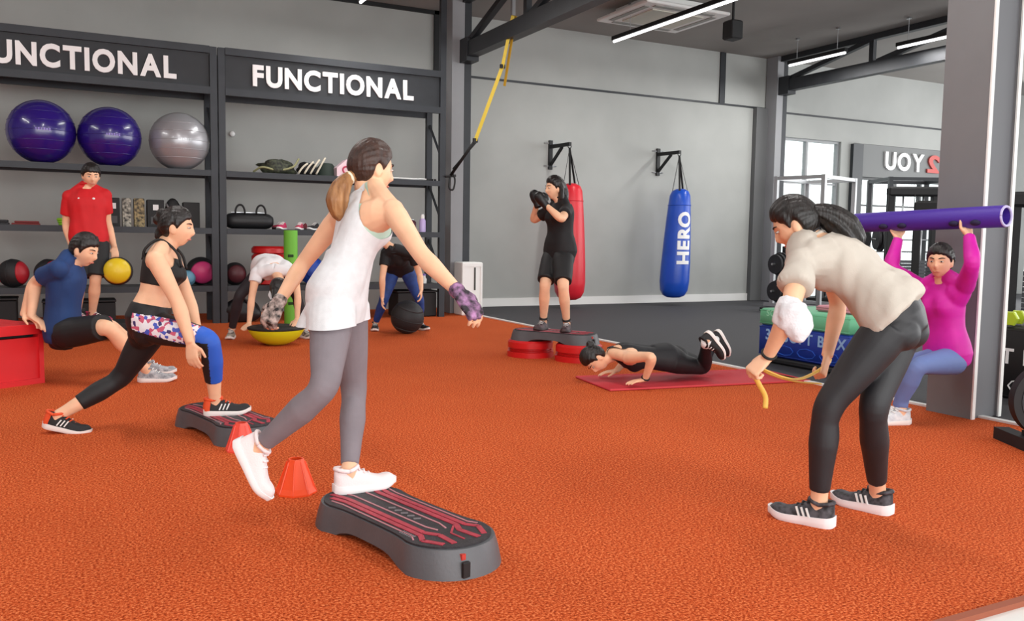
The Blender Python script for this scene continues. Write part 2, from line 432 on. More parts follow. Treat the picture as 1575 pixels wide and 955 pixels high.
# ------------------------------------------------------------------ shelf racks
SY0, SY1 = 11.73, 12.33
M_shelf = mat('shelf_steel', (50, 53, 58), .5, .3, var=.08, vscale=4)
M_sign = mat('sign_board', (38, 41, 46), .6, var=.1, vscale=6)
SHELVES = (.47, 1.215, 1.955)
def rack(x0, x1, label, right_tall):
    t = thing('shelf_rack', label, 'shelf', (x0, SY0, 0))
    w = x1-x0; d = SY1-SY0
    for x in ((.05, w-.05)):
        for y in (.04, d-.04):
            h = 3.53
            if right_tall and x > 1 and y < .1: h = CZ-.01
            g = G(); g.box((x, y, h/2), (.085, .075, h)); g.build('post', M_shelf, t)
        for z in (.9, 1.7, 2.6):
            g = G(); g.bar((x, .05, z-.3), (x, d-.05, z+.25), .02, .03, (1, 0, 0)); g.build('side_brace', M_shelf, t)
    for z in SHELVES:
        b = G(); b.box((w/2, d/2, z), (w-.1, d-.02, .03)); o = b.build('shelf_board', mat('shelf_board', (58, 60, 63), .55), t)
        b = G(); b.box((w/2, .012, z-.018), (w-.19, .03, .075)); b.build('front_beam', M_shelf, o)
        b = G(); b.box((w/2, d-.012, z-.018), (w-.19, .03, .075)); b.build('rear_beam', M_shelf, o)
    for z in (3.49, 2.98):
        for y in (.012, d-.012):
            b = G(); b.box((w/2, y, z), (w-.19, .04, .09)); b.build('beam', M_shelf, t)
    b = G(); b.box((w/2, .05, 3.24), (w-.2, .03, .43)); p = b.build('sign_board', M_sign, t)
    return t, p
r1, p1 = rack(-1.42, 1.74, 'tall dark shelf rack holding three gym balls', False)
r2, p2 = rack(1.74, 4.90, 'tall dark shelf rack with bags and shoes behind the woman in white', True)
lettering('FUNCTIONAL', .36, .02, .014, .035, M_white2, p1, frame((.52, .03, 3.10), (1, 0, 0), (0, 0, 1)), fit=2.15)
lettering('FUNCTIONAL', .36, .02, .014, .035, M_white2, p2, frame((.44, .03, 3.10), (1, 0, 0), (0, 0, 1)), fit=2.22)
def S(i): return SHELVES[i]+.015
# gym balls
M_purple = mat('purple_vinyl', (38, 19, 116), .25, coat=.4, spec=.6)
M_silvball = mat('silver_vinyl', (170, 171, 176), .3, .35, coat=.3)
def gymball(x, y, r, m, ink, label):
    z = S(2)+r-.006
    t = thing('gym_ball', label, 'exercise ball', (x, y, z-r), 0, 'gym balls on the top shelf')
    g = G(); g.ball((0, 0, r), r, 40); g.build('ball', m, t, smooth=True)
    for k in (-.35, 0, .35, -.7, .7):
        g = G(); q = r*math.cos(k*.9); zz = r+r*math.sin(k*.9)
        g.tube([(q*math.cos(a)*1.001, q*math.sin(a)*1.001, zz) for a in np.linspace(0, 2*math.pi, 49)], .004, 6); g.build('rib', m, t, smooth=True)
    # small printed word on the camera side
    for i in range(6):
        a = -math.pi/2-.12+.075*i; g = G(); R = np.stack([A((-math.sin(a), math.cos(a), 0)), A((math.cos(a), math.sin(a), 0)), A((0, 0, 1))], 1)
        g.box((r*math.cos(a)*1.002, r*math.sin(a)*1.002, r), (.018, .004, .03 if i % 2 else .022), R); g.build('print_mark', ink, t)
    return t
M_lilac = mat('lilac_print', (150, 130, 215), .4)
gymball(-.26, 11.86, .375, M_purple, M_lilac, 'dark purple gym ball at the far left of the top shelf')
gymball(.48, 11.88, .365, M_purple, M_lilac, 'dark purple gym ball between its twin and the silver ball')
gymball(1.29, 11.92, .365, M_silvball, M_silver, 'silver grey gym ball beside the rack post')
# medicine balls
def medball(name, loc, r, label, m1, m2, axis=(0, 0, 1), cat='medicine ball', group=None, cap=.62):
    t = thing(name, label, cat, loc, 0, group)
    ax = unit(axis); a = unit(np.cross(ax, (0.3, .5, .8))); b = np.cross(ax, a); R = np.stack([a, b, ax], 1)
    pr = [(r*math.cos(k), r*math.sin(k)) for k in np.linspace(-1.0, 1.0, 13)]
    g = G(); g.lathe([(0.001, pr[0][1])]+pr+[(0.001, pr[-1][1])], (0, 0, r), 32, R); g.build('ball', m1, t, auto=40)
    for s in (1, -1):
        pc = [(r*math.cos(k)*1.004, s*r*math.sin(k)*1.004) for k in np.linspace(cap, math.pi/2-.02, 9)]
        g = G(); g.lathe([(r*.5, s*r*.5)]+pc+[(.001, s*r*1.0)], (0, 0, r), 32, R); c = g.build('cap', m2, t, smooth=True)
    g = G(); g.tube([A((0, 0, r))+R @ A((r*1.0*math.cos(q), r*1.0*math.sin(q), 0)) for q in np.linspace(0, 2*math.pi, 33)], r*.03, 6); g.build('seam', m1, t, smooth=True)
    return t
M_rb = mat('red_rubber_ball', (178, 30, 44), .45); M_pinkb = mat('pink_rubber', (205, 60, 120), .45); M_lb = mat('light_blue_rubber', (110, 165, 195), .5)
M_blueb = mat('blue_rubber', (28, 70, 170), .45)
medball('medicine_ball', (-.60, 11.9, S(0)), .17, 'black medicine ball with red face at left end of low shelf', M_blackrub, M_rb, (1, -.5, .1))
medball('medicine_ball', (-.22, 11.95, S(0)), .17, 'black and red medicine ball behind the shoulder of the man in navy', M_blackrub, M_rb, (.7, -.8, .2))
medball('medicine_ball', (1.36, 11.9, S(0)), .1, 'small light blue ball on the low shelf', M_lb, M_lb, (.2, -1, .3))
medball('medicine_ball', (1.54, 12.05, S(0)), .185, 'black medicine ball with pink face beside the rack post', M_blackrub, M_pinkb, (.1, -1, -.15))
medball('medicine_ball', (1.97, 12.0, S(0)), .15, 'dark maroon medicine ball next to the red stack', M_blackrub, mat('maroon', (80, 30, 38), .5), (.1, -1, 0))
medball('medicine_ball', (3.0, 11.98, S(0)), .19, 'blue exercise ball behind the woman in white', M_blueb, M_blueb, (.2, -1, .2))
medball('slam_ball', (3.60, 9.78, 0), .20, 'black slam ball on the turf by the blue leggings', M_blackrub, mat('slam_black', (40, 41, 44), .55, bump=.3, bscale=80), (.2, -.3, 1))
# red stack of risers on the low shelf
t = thing('riser_stack', 'stack of red round step risers on the low shelf', 'riser', (2.42, 12.02, S(0)))
for i in range(5):
    g = G(); z = i*.105
    g.lathe([(0, z), (.2, z), (.225, z+.015), (.225, z+.07), (.2, z+.1), (0, z+.1)], (0, 0, 0), 28); g.build('riser', M_red, t, auto=35)
# black boxes on the middle shelf of the left rack
M_lbl = mat('white_label', (225, 225, 225), .6); M_camo = mat('speckled_print', (35, 35, 34), .6, rgb2=(190, 185, 170), vscale=28)
BX = [(.50, .15, .36, M_black, 1), (.655, .1, .36, M_camo, 0), (.80, .12, .36, mat('speckled_tan', (40, 36, 28), .6, rgb2=(170, 150, 105), vscale=28), 0), (.99, .2, .35, M_black, 1), (1.42, .2, .33, M_black, 0)]
for i, (x, w, h, m, lab) in enumerate(BX):
    nm = ['black box with white label beside the man in red', 'black and white speckled box on the middle shelf', 'black and tan speckled box on the middle shelf', 'wide black box with white label right of the speckled boxes', 'plain black box near the rack post'][i]
    t = thing('supplement_box', nm, 'box', (x, 11.95, S(1)), 0, 'boxes on the middle shelf')
    g = G(); g.box((0, 0, h/2), (w, .16, h), bev=.006); g.build('carton', m, t)
    if lab:
        g = G(); g.box((.0, -.082, h*.72), (.065, .004, .07)); g.build('label', M_lbl, t)
        g = G(); g.box((.0, -.082, h*.25), (w*.6, .004, .09)); g.build('print', mat('grey_print', (70, 70, 72), .6), t)
t = thing('headphones', 'black padded boxing pad standing between the black boxes', 'pad', (1.2, 11.95, S(1)))
g = G(); g.ball((0, 0, .19), (.10, .06, .19), 20); g.build('pad', M_black, t, smooth=True)
g = G(); g.tube(bez([(-.08, -.05, .3), (-.05, -.13, .2), (.05, -.13, .2), (.08, -.05, .1)], 10), .014, 8); g.build('strap', mat('grey_strap', (110, 110, 112), .6), t, smooth=True)
t.name = 'boxing_pad'
# things lying flat on the left rack
t = thing('resistance_band', 'lime green coiled resistance band on the middle shelf', 'band', (.03, 11.88, S(1)))
for k in range(3):
    g = G(); g.tube([((.12-.02*k)*math.cos(a)-.03*k, (.09-.01*k)*math.sin(a), .02+.028*k) for a in np.linspace(0, 2*math.pi, 25)], .018, 8); g.build('coil', mat('lime', (140, 200, 40), .5), t, smooth=True)
for x, w, h, rgb, lb in ((-.45, .3, .05, (120, 40, 40), 'dark red folded strap on the middle shelf'), (-.75, .25, .06, (45, 45, 48), 'black folded strap at left end of middle shelf'), (.33, .2, .04, (45, 50, 58), 'dark flat pouch on shelf behind the man in red')):
    t = thing('folded_strap', lb, 'strap', (x, 11.9, S(1)))
    mm = mat('strap_%d' % rgb[0], rgb, .7)
    for k in range(2):
        g = G(); g.box((.01*k, 0, h*(.25+.5*k)), (w*(1-.15*k), .16, h*.48), bev=.008); g.build('fold', mm, t)
# duffel bag
t = thing('duffel_bag', 'black duffel bag with two handles on the middle shelf', 'bag', (2.16, 12.0, S(1)))
rings = []
for x in np.linspace(-.31, .31, 15):
    k = (1-abs(x/.33)**6)**.5; rings.append([(x, .14*k*math.cos(a), .11+.11*k*np.sign(math.sin(a))*abs(math.sin(a))**.7) for a in np.arange(20)*2*math.pi/20])
g = G(); g.loft(rings); g.build('bag_body', mat('bag_black', (26, 26, 29), .5, bump=.3, bscale=15), t, auto=50)
for s in (-.13, .14):
    g = G(); g.tube(bez([(s-.06, -.1, .2), (s-.07, -.1, .36), (s+.07, -.1, .36), (s+.06, -.1, .2)], 14), .013, 8); g.build('handle', M_black, t, smooth=True)
g = G(); g.box((0, 0, .222), (.46, .018, .01)); g.build('zip', M_silver, t)
# sneakers on the shelf (simple shoe lofts)
def shoe_sections(heel_h, w, toe_h=.055, ankle=.34):
    out = []
    for u in (0, .012, .035, .07, .12, .2, .28, .36, .44, .52, .6, .68, .76, .83, .89, .935, .965, .985, 1.0):
        wid = w*(.70+.30*math.sin(min(1, u*2.0)*math.pi/2)-.10*math.exp(-((u-.42)/.12)**2))
        if u < .11: wid *= max(.30, math.sqrt(max(0, 1-((.11-u)/.115)**2)))
        if u > .68: wid *= math.sqrt(max(.035, 1-((u-.68)/.325)**2.3))
        hh = heel_h if u < ankle else toe_h+(heel_h-toe_h)*max(0, 1-(u-ankle)/.42)**1.3
        if u > .82: hh *= math.sqrt(max(.10, 1-((u-.82)/.19)**2))
        if u < .05: hh *= .86+2.4*u
        out.append((u, wid, hh))
    return out
def shoe_geo(L, w, heel_h, sole_h, ankle=.34):
    up, so = G(), G(); R1 = []; R2 = []
    for u, wid, hh in shoe_sections(heel_h, w, heel_h*.56, ankle):
        y = (u-.24)*L; spring = .022*max(0, (u-.70)/.30)**2+.008*max(0, (.06-u)/.06)**2
        ring = []
        for a in np.linspace(0, math.pi, 15): ring.append((wid/2*np.sign(math.cos(a))*abs(math.cos(a))**.7*(1-.20*math.sin(a)*(hh/heel_h)), y, sole_h*.6+spring+(hh-sole_h*.6)*math.sin(a)**.8))
        for a in np.linspace(math.pi, 2*math.pi, 5)[1:-1]: ring.append((wid/2*math.cos(a)*.9, y, sole_h*.55+spring))
        R1.append(ring)
        t = sole_h*(1.05-.40*u); ww = wid/2+.0045; y2 = y+.006*(1 if u > .97 else (-1 if u < .02 else 0))
        R2.append([(ww*.90, y2, spring), (ww*.99, y2, spring+t*.22), (ww*1.02, y2, spring+t*.55), (ww*.97, y2, spring+t), (-ww*.97, y2, spring+t), (-ww*1.02, y2, spring+t*.55), (-ww*.99, y2, spring+t*.22), (-ww*.90, y2, spring)])
    up.loft(R1); so.loft(R2)
    return up, so
def shelf_shoe(x, y, z, rz, rgb, rgb2, label):
    t = thing('sneaker', label, 'shoe', (x, y, z), rz, 'shoes on the shelves')
    u, s = shoe_geo(.27, .095, .1, .03)
    u.build('upper', mat('shoe_%d_%d' % rgb[:2], rgb, .7), t, auto=50); s.build('sole', mat('sole_%d' % rgb2[0], rgb2, .6), t, auto=40)
    for k in range(4):
        g = G(); g.tube([(-.025, .02+.022*k, .098-.010*k), (0, .025+.022*k, .106-.011*k), (.025, .02+.022*k, .098-.010*k)], .005, 6); g.build('lace', M_white, t)
shelf_shoe(2.60, 11.92, S(1), 2.6, (200, 50, 95), (240, 240, 240), 'pink sneaker with white sole beside the duffel bag')
shelf_shoe(2.83, 11.92, S(1), 2.7, (190, 60, 90), (240, 240, 240), 'pink sneaker with white sole, second from the duffel bag')
shelf_shoe(2.60, 12.12, S(1)+.0, 2.5, (150, 30, 55), (60, 20, 30), 'dark red sneaker behind the pink pair')
shelf_shoe(3.05, 11.95, S(1), 2.4, (35, 32, 35), (235, 235, 235), 'black sneaker with white sole near the woman in white')
shelf_shoe(2.93, 12.14, S(1), 2.4, (120, 40, 50), (30, 30, 30), 'dark red and black sneaker at the back of the middle shelf')
t = thing('water_bottle', 'lavender drink bottle on the shelf near the rack end', 'bottle', (4.60, 11.88, S(1)))
g = G(); g.lathe([(0, 0), (.045, 0), (.048, .02), (.046, .17), (.028, .2), (.024, .205), (0, .205)], (0, 0, 0), 20); g.build('bottle', mat('lavender', (196, 176, 225), .35), t, auto=40)
g = G(); g.lathe([(0, .2), (.03, .2), (.03, .24), (.015, .265), (0, .265)], (0, 0, 0), 16); g.build('cap', M_white, t, auto=40)
t = thing('toiletry_bag', 'dark maroon pouch beside the lavender bottle', 'bag', (4.44, 11.98, S(1)))
g = G(); g.box((0, 0, .09), (.16, .12, .18), bev=.03); g.build('pouch', mat('maroon_pouch', (84, 30, 48), .6), t, auto=40); g = G(); g.box((0, 0, .182), (.12, .02, .01)); g.build('zip', M_silver, t)
# top shelf of right rack: mesh bag, gloves, cap, ropes
t = thing('mesh_bag', 'crumpled black and olive mesh bag on the upper shelf', 'bag', (2.5, 11.92, S(2)))
def blob(g, c, r, seed, amp=.25, n=24):
    k = G(); k.ball((0, 0, 0), 1.0, n); V = np.concatenate(k.v)
    V = A([v*(1+amp*noise.noise(Vector((v[0]*1.7+seed, v[1]*1.7, v[2]*1.7)))) for v in V])*A(r)+A(c)
    V[:, 2] = np.maximum(V[:, 2], .002); g.add(V, k.f); return g
blob(G(), (0, 0, .09), (.27, .14, .1), 3, .5).build('bag_body', mat('mesh_black', (24, 25, 24), .7, rgb2=(70, 75, 55), vscale=30), t, smooth=True)
g = G(); g.tube(crom([(-.3, -.05, .02), (-.2, -.14, .08), (0, -.13, .05), (.2, -.13, .1), (.3, -.06, .22)]), .014, 8); g.build('cord', mat('olive_cord', (150, 150, 110), .7), t, smooth=True)
t = thing('boxing_gloves', 'black and white strapped glove on the upper shelf', 'glove', (2.93, 11.92, S(2)))
blob(G(), (0, 0, .09), (.14, .11, .1), 9, .3).build('glove_body', M_black, t, smooth=True)
for k in range(4):
    g = G(); g.tube(bez([(-.15+.08*k, -.12, .02), (-.1+.08*k, -.13, .12), (-.02+.08*k, -.1, .16+.03*k)], 8), .013, 8); g.build('strap', mat('cream_strap', (215, 208, 190), .7), t, smooth=True)
t.name = 'training_glove'
t = thing('helmet_cap', 'dark green rounded cap behind the pink cube', 'cap', (3.22, 12.02, S(2)))
g = G(); g.lathe([(0, .2), (.08, .19), (.13, .13), (.15, .05), (.155, 0), (0, 0)], (0, 0, 0), 24); g.build('crown', mat('dark_green', (42, 55, 48), .7), t, auto=40)
g = G(); g.lathe([(.1, .01), (.2, .0), (.2, .012), (.1, .025)], (0, -.03, 0), 24); g.build('brim', MATS['dark_green'], t, auto=40)
t.name = 'sports_cap'
t = thing('foam_block', 'pale pink slanted block with red ring print by woman in white', 'block', (3.41, 11.84, S(2)))
g = G(); g.prism([(-.12, 0), (.12, 0), (.12, .25), (.02, .24), (-.12, .12)], -.1, .1, np.array([[1, 0, 0], [0, 0, 1], [0, 1, 0]])); g.build('block', mat('pale_pink', (232, 205, 214), .6), t)
g = G(); g.tube([(.01+.045*math.cos(a), -.102, .095+.045*math.sin(a)) for a in np.linspace(0, 2*math.pi, 25)], .012, 8); g.build('ring_print', mat('ring_red', (190, 60, 90), .6), t, smooth=True)
t = thing('jump_rope', 'white jump rope lying at the right end of upper shelf', 'rope', (4.3, 11.85, S(2)))
g = G(); g.tube(crom([(-.35, 0, .015), (-.1, .06, .03), (.1, -.04, .02), (.3, .05, .03), (.45, -.02, .02)]), .012, 8); g.build('rope', M_white, t, smooth=True)
for x in (-.38, .42):
    g = G(); g.cyl((x-.08, -.03, .02), (x+.07, 0, .02), .018, n=10); g.build('handle', M_black, t, smooth=True)
# green foam roller standing on the floor
t = thing('foam_roller', 'lime green tube standing upright before the shelf rack', 'roller', (2.50, 11.05, 0))
g = G(); ro = .085
g.lathe([(ro-.03, 0), (ro, 0), (ro, 1.22), (ro-.03, 1.22), (ro-.03, .02)], (0, 0, 0), 28); g.build('tube', mat('lime_foam', (112, 190, 60), .6), t, auto=40)
for z in (.3, .9):
    g = G(); g.box((-.02, -ro-.001, z), (.07, .012, .035), bev=.008); g.build('hand_slot', mat('slot_dark', (30, 60, 20), .8), t)
# white slatted crate by the column
t = thing('white_crate', 'white upright slotted box standing next to the column', 'box', (5.37, 11.95, 0))
g = G(); g.box((0, 0, .4), (.34, .3, .8), bev=.015); g.build('crate_body', M_white, t)
g = G(); g.box((.04, -.152, .55), (.025, .01, .34)); g.build('slot', mat('slot_grey', (70, 70, 66), .8), t)
for z in (.06, .76):
    g = G(); g.box((0, -.155, z), (.33, .012, .05)); g.build('rail', M_white, t)
for x in (-.15, .15):
    g = G(); g.box((x, -.155, .41), (.03, .012, .64)); g.build('stile', M_white, t)
# ------------------------------------------------------------------ punch bags and brackets
def bracket(x, label):
    t = thing('wall_bracket', label, 'bracket', (x, YW, 2.4), 0, 'punch bag brackets')
    g = G(); g.box((0, -.02, .22), (.07, .04, .5)); g.build('wall_plate', M_blacksteel, t)
    g = G(); g.bar((0, -.04, .36), (.04, -.62, .36), .05, .06); g.build('arm', M_blacksteel, t)
    g = G(); g.bar((0, -.04, .05), (.025, -.38, .33), .04, .04, (1, 0, 0)); g.build('brace', M_blacksteel, t)
    for z in (.03, .42):
        g = G(); g.cyl((-.12, -.01, z), (.12, -.01, z), .012, n=8); g.build('bolt_bar', M_silver, t, smooth=True)
bracket(7.50, 'black wall bracket holding the red punch bag')
bracket(9.80, 'black wall bracket holding the blue punch bag')
def punchbag(x, y, lean, m, label, word=None, hook=None):
    t = thing('punch_bag', label, 'punch bag', (x, y, .13), 0, 'hanging punch bags')
    H = 1.98
    prof = [(0, 0), (.12, .01), (.2, .05), (.25, .14), (.268, .3), (.262, .6), (.245, 1.0), (.222, 1.4), (.2, 1.7), (.185, 1.85), (.15, 1.93), (.08, 1.97), (0, 1.98)]
    R = np.eye(3); R[0, 2] = lean
    g = G(); g.lathe(prof, (0, 0, 0), 32, R); g.build('bag_body', m, t, auto=60)
    g = G(); g.tube([R @ A((.205*math.cos(a), .205*math.sin(a), 1.68)) for a in np.linspace(0, 2*math.pi, 33)], .008, 6); g.build('seam', m, t, smooth=True)
    top = A(hook)-A((x, y, .13))
    for a in (.5, 2.6, 4.0, 5.6):
        p = R @ A((.15*math.cos(a), .15*math.sin(a), 1.86))
        g = G(); g.bar(p, top, .035, .008, (math.cos(a), math.sin(a), 0)); g.build('strap', M_black, t)
    g = G(); g.tube([top+A((.03*math.cos(a), 0, .03*math.sin(a)+.02)) for a in np.linspace(0, 2*math.pi, 17)], .008, 8); g.build('hook', M_blacksteel, t, smooth=True)
    if word:
        def rad(z): return np.interp(z, [p[1] for p in prof[3:-2]], [p[0] for p in prof[3:-2]])
        pos = 0.0
        for ch in word[0]:
            me = letter_mesh(ch, .34, .006, .014)
            bm = bmesh.new(); bm.from_mesh(me); bmesh.ops.triangulate(bm, faces=bm.faces)
            for _ in range(2): bmesh.ops.subdivide_edges(bm, edges=[e for e in bm.edges if e.calc_length() > .05], cuts=1, use_grid_fill=False); bmesh.ops.triangulate(bm, faces=bm.faces)
            xs = [v.co.x for v in bm.verts]; lo, hi = min(xs), max(xs)
            for v in bm.verts:
                u = v.co.x-lo; zz = word[1]+pos+u; hgt = v.co.y-.12
                r = rad(zz)+.004+max(0, v.co.z)*.5; a = word[2]-hgt/r*1.0
                p = R @ A((r*math.cos(a), r*math.sin(a), zz)); v.co = Vector(p)
            bm.to_mesh(me); bm.free(); me.materials.clear(); me.materials.append(M_white2)
            o = bpy.data.objects.new('letter', me); COL.objects.link(o); o.parent = t
            pos += hi-lo+(.035 if ch != 'R' else -.02)
    return t
M_bagred = mat('red_leather', (214, 32, 48), .35, var=.05, vscale=3, bump=.15, bscale=12)
M_bagblue = mat('blue_leather', (24, 78, 190), .3, var=.06, vscale=3, bump=.15, bscale=12)
punchbag(7.58, 12.66, .0, M_bagred, 'long red punch bag behind the boxing woman', None, (7.54, YW-.6, 2.70))
punchbag(9.80, 12.68, .045, M_bagblue, 'long blue punch bag with white letters', ('HERO', .62, -math.pi/2-.12), (9.84, YW-.6, 2.70))
# ------------------------------------------------------------------ suspension strap
t = thing('suspension_trainer', 'yellow and black suspension strap hanging from the roof truss', 'strap', (5.4, 10.56, 0))
def rel(p): return A(p)-A((5.4, 10.56, 0))
a0, a1, a2, a3 = rel((5.36, 10.565, 4.13)), rel((5.33, 10.80, 3.5)), rel((5.1, 11.16, 2.52)), rel((4.96, 11.70, 2.06))
g = G(); g.bar(a0, a1, .05, .006, (1, .6, 0)); g.bar(a1, a2, .055, .006, (1, .6, 0)); g.build('yellow_strap', M_yellow, t)
g = G(); g.bar(a0+A((.04, .0, 0)), a1+A((.06, .05, -.25)), .045, .006, (1, .4, 0)); g.build('loop_strap', mat('yellow_dark', (190, 150, 30), .7), t)
g = G(); g.box(a1, (.07, .03, .05)); g.box(a2, (.07, .03, .06)); g.build('buckle', M_blacksteel, t)
g = G(); g.bar(a0+A((0, 0, .35)), a0, .05, .05); g.build('anchor', M_silver, t)
g = G(); g.tube([a2, a3], .022, 8); g.tube([a2+A((.03, 0, 0)), a3+A((.06, .05, .1))], .014, 8); g.build('black_strap', M_black, t, smooth=True)
g = G(); g.tube(crom([a3+A((.02, 0, .05)), a3+A((.06, -.02, -.06)), a3+A((.03, -.03, -.2)), a3+A((-.03, -.02, -.18)), a3+A((-.01, 0, -.02))]), .014, 8); g.cyl(a3+A((-.08, 0, -.02)), a3+A((.08, 0, 0)), .018); g.build('handle', M_black, t, smooth=True)
# ------------------------------------------------------------------ aerobic steps
M_stepside = mat('step_grey_plastic', (86, 88, 92), .45, var=.08, vscale=6, bump=.1, bscale=90)
M_steptop = mat('step_top_rubber', (44, 40, 44), .6, var=.25, vscale=40, bump=.3, bscale=150)
M_stepline = mat('step_red_print', (176, 48, 66), .55, var=.15, vscale=30)
M_stepline2 = mat('step_pale_print', (196, 130, 138), .55)
def outline(L, W, waist, n=64, k=0.0):
    """stadium shape with rounded ends and a slight waist"""
    P = []; r = W/2*.98; a0 = L/2-r
    per = 4*a0+2*math.pi*r
    for i in range(n):
        q = per*i/n
        if q < 2*a0: x, y = -a0+q, -r
        elif q < 2*a0+math.pi*r: t = (q-2*a0)/r-math.pi/2; x, y = a0+r*math.cos(t), r*math.sin(t)
        elif q < 4*a0+math.pi*r: x, y = a0-(q-2*a0-math.pi*r), r
        else: t = (q-4*a0-math.pi*r)/r+math.pi/2; x, y = -a0+r*math.cos(t), r*math.sin(t)
        y *= W/2/r; sx = 1-.04*(abs(y)/(W/2))
        P.append((x, y*(1-waist*max(0, 1-(abs(x)/(L*.30))**4))))
    return A(P)
def step(loc, rz, label, risers=False):
    t = thing('aerobic_step', label, 'step', loc, rz, 'aerobic steps')
    z0 = .16 if risers else 0.0; h = .105; L, W = .94, .385
    top = outline(L*.94, W*.90, .10); bot = outline(L, W, .15)
    rings = []
    for u, z in ((0, 0), (.45, .055), (.9, h-.015), (1, h-.007)):
        q = bot*(1-u)+top*u
        zz = [z0+z]*64
        if z == 0:   # arched cut-out along the long sides between the two feet
            zz = [z0+.03*max(0, 1-(abs(x)/(L*.22))**4) for x, y in q]
        rings.append([(x, y, w) for (x, y), w in zip(q, zz)])
    g = G(); g.loft(rings); g.build('step_body', M_stepside, t, auto=40)
    g = G(); tp = outline(L*.91, W*.86, .10); g.prism([tuple(p) for p in tp], z0+h-.012, z0+h); d = g.build('tread', M_steptop, t, auto=30)
    ht = z0+h
    def line(pts, w, m, nm='tread_line'):
        g = G()
        for p, q in zip(pts[:-1], pts[1:]): g.bar((p[0]*.93, p[1]*.90, ht+.0005), (q[0]*.93, q[1]*.90, ht+.0005), w, .004)
        g.build(nm, m, d)
    for s in (-1, 1):
        line([(-.36, s*.128), (-.27, s*.11), (.27, s*.11), (.32, s*.138), (.40, s*.10)], .021, M_stepline)
        line([(-.405, s*.10), (-.30, s*.08), (.25, s*.08), (.31, s*.05), (.415, s*.06)], .022, M_stepline)
        line([(-.32, s*.15), (-.25, s*.14), (.25, s*.14), (.29, s*.16)], .006, M_stepline2)
        line([(-.41, s*.06), (-.33, s*.035), (-.2, s*.035), (.2, s*.035), (.26, s*.02)], .007, M_stepline2)
        line([(.26, s*.06), (.32, s*.0), (.40, s*.0)], .008, M_stepline) if s > 0 else None
    for k in range(5): line([(-.09+.045*k, -.012), (-.075+.045*k, .014)], .012, mat('step_grey_print', (120, 112, 116), .6), 'print_mark')
    for k in range(7): 
        line([(.19+.012*k, -.155), (.19+.012*k, -.128)], .004, MATS['step_grey_print'], 'grip_rib')
    for sx in (-1, 1):
        g = G(); x = sx*(L/2-.012); g.box((x, -.06*sx, z0+.035), (.014, .03, .055), bev=.003); g.build('end_slot', M_black, t)
        g = G(); g.box((x-.018*sx, -.06*sx, z0+.075), (.014, .016, .02)); g.build('end_clip', mat('clip_red', (190, 60, 50), .5), t)
    if risers:
        for x in (-.27, .27):
            g = G(); p = outline(.46, .46, 0, 40); q = p*.9
            g.loft([[(a+x, b, z) for a, b in w] for w, z in ((p, 0), (p, .05), (q*.99, .055), (q*.99, .065), (p*.98, .07), (q*.97, .075), (q*.97, .085), (p*.97, .09), (p*.97, .145), (q, .163))]); g.build('riser', M_red, t, auto=35)
    return t
step((1.11, 3.05, 0), math.atan2(-.80, .21), 'grey and red aerobic step under the woman in the white tank top')
step((.80, 5.22, 0), math.atan2(-.92, .22), 'aerobic step under the front foot of the lunging woman')
step((4.20, 7.28, 0), math.atan2(-.66, .40), 'aerobic step on two red risers under the boxing woman', True)
# black low platform under the man in red
t = thing('low_platform', 'low black platform under the man in red', 'platform', (.16, 10.38, 0))
g = G(); g.box((0, 0, .155), (.8, .5, .07), bev=.01); g.build('deck', M_black, t)
for x in (-.35, .35):
    g = G(); g.box((x, 0, .06), (.08, .48, .12)); g.build('foot', M_black, t)
# cones
M_cone = mat('orange_cone_plastic', (252, 86, 36), .4)
M_cone2 = mat('red_cone_plastic', (240, 84, 66), .4)
def cone(loc, h, r, m, label):
    t = thing('training_cone', label, 'cone', loc, .4, 'training cones')
    prof = [(r, 0), (r*1.0, .008), (r*.86, .03), (r*.42, h-.012), (r*.38, h), (r*.30, h), (r*.34, h-.02), (r*.8, .025), (r*.9, .0)]
    g = G(); g.lathe(prof, (0, 0, 0), 8); g.build('cone_body', m, t)
    for k in range(8):
        a = 2*math.pi*k/8
        g = G(); g.tube([(r*.97*math.cos(a), r*.97*math.sin(a), .01), (r*.87*math.cos(a), r*.87*math.sin(a), .03), (r*.43*math.cos(a), r*.43*math.sin(a), h-.012)], .004, 5); g.build('edge_rib', m, t)
cone((.885, 3.83, 0), .155, .092, M_cone, 'orange plastic cone beside the woman in white')
cone((.80, 4.72, 0), .15, .085, M_cone2, 'red plastic cone behind the raised pink shoe')
# exercise mat
t = thing('exercise_mat', 'red exercise mat under the woman doing push ups', 'mat', (4.62, 5.68, 0), math.atan2(-.23, 1.65))
g = G(); g.box((0, 0, .008), (1.85, .66, .012), bev=.004); g.build('mat_sheet', mat('mat_red', (198, 44, 56), .7, bump=.3, bscale=120), t)
g = G()
for s in (-1, 1): g.box((0, s*.326, .012), (1.84, .012, .012))
g.build('mat_edge', mat('mat_edge_red', (214, 70, 78), .7), t)
# bosu half ball, dome down
t = thing('balance_trainer', 'yellow half ball balance trainer lying dome down on the turf', 'balance ball', (1.93, 9.22, 0))
g = G(); r = .29
g.lathe([(0, 0), (.10, .006), (.18, .04), (.245, .09), (.28, .145), (.288, .17), (0, .17)], (0, 0, 0), 36); g.build('dome', mat('bosu_yellow', (216, 218, 30), .4), t, auto=50)
g = G(); g.lathe([(0, .165), (.285, .165), (.295, .175), (.295, .19), (.27, .2), (0, .2)], (0, 0, 0), 36); g.build('platform', M_black, t, auto=40)
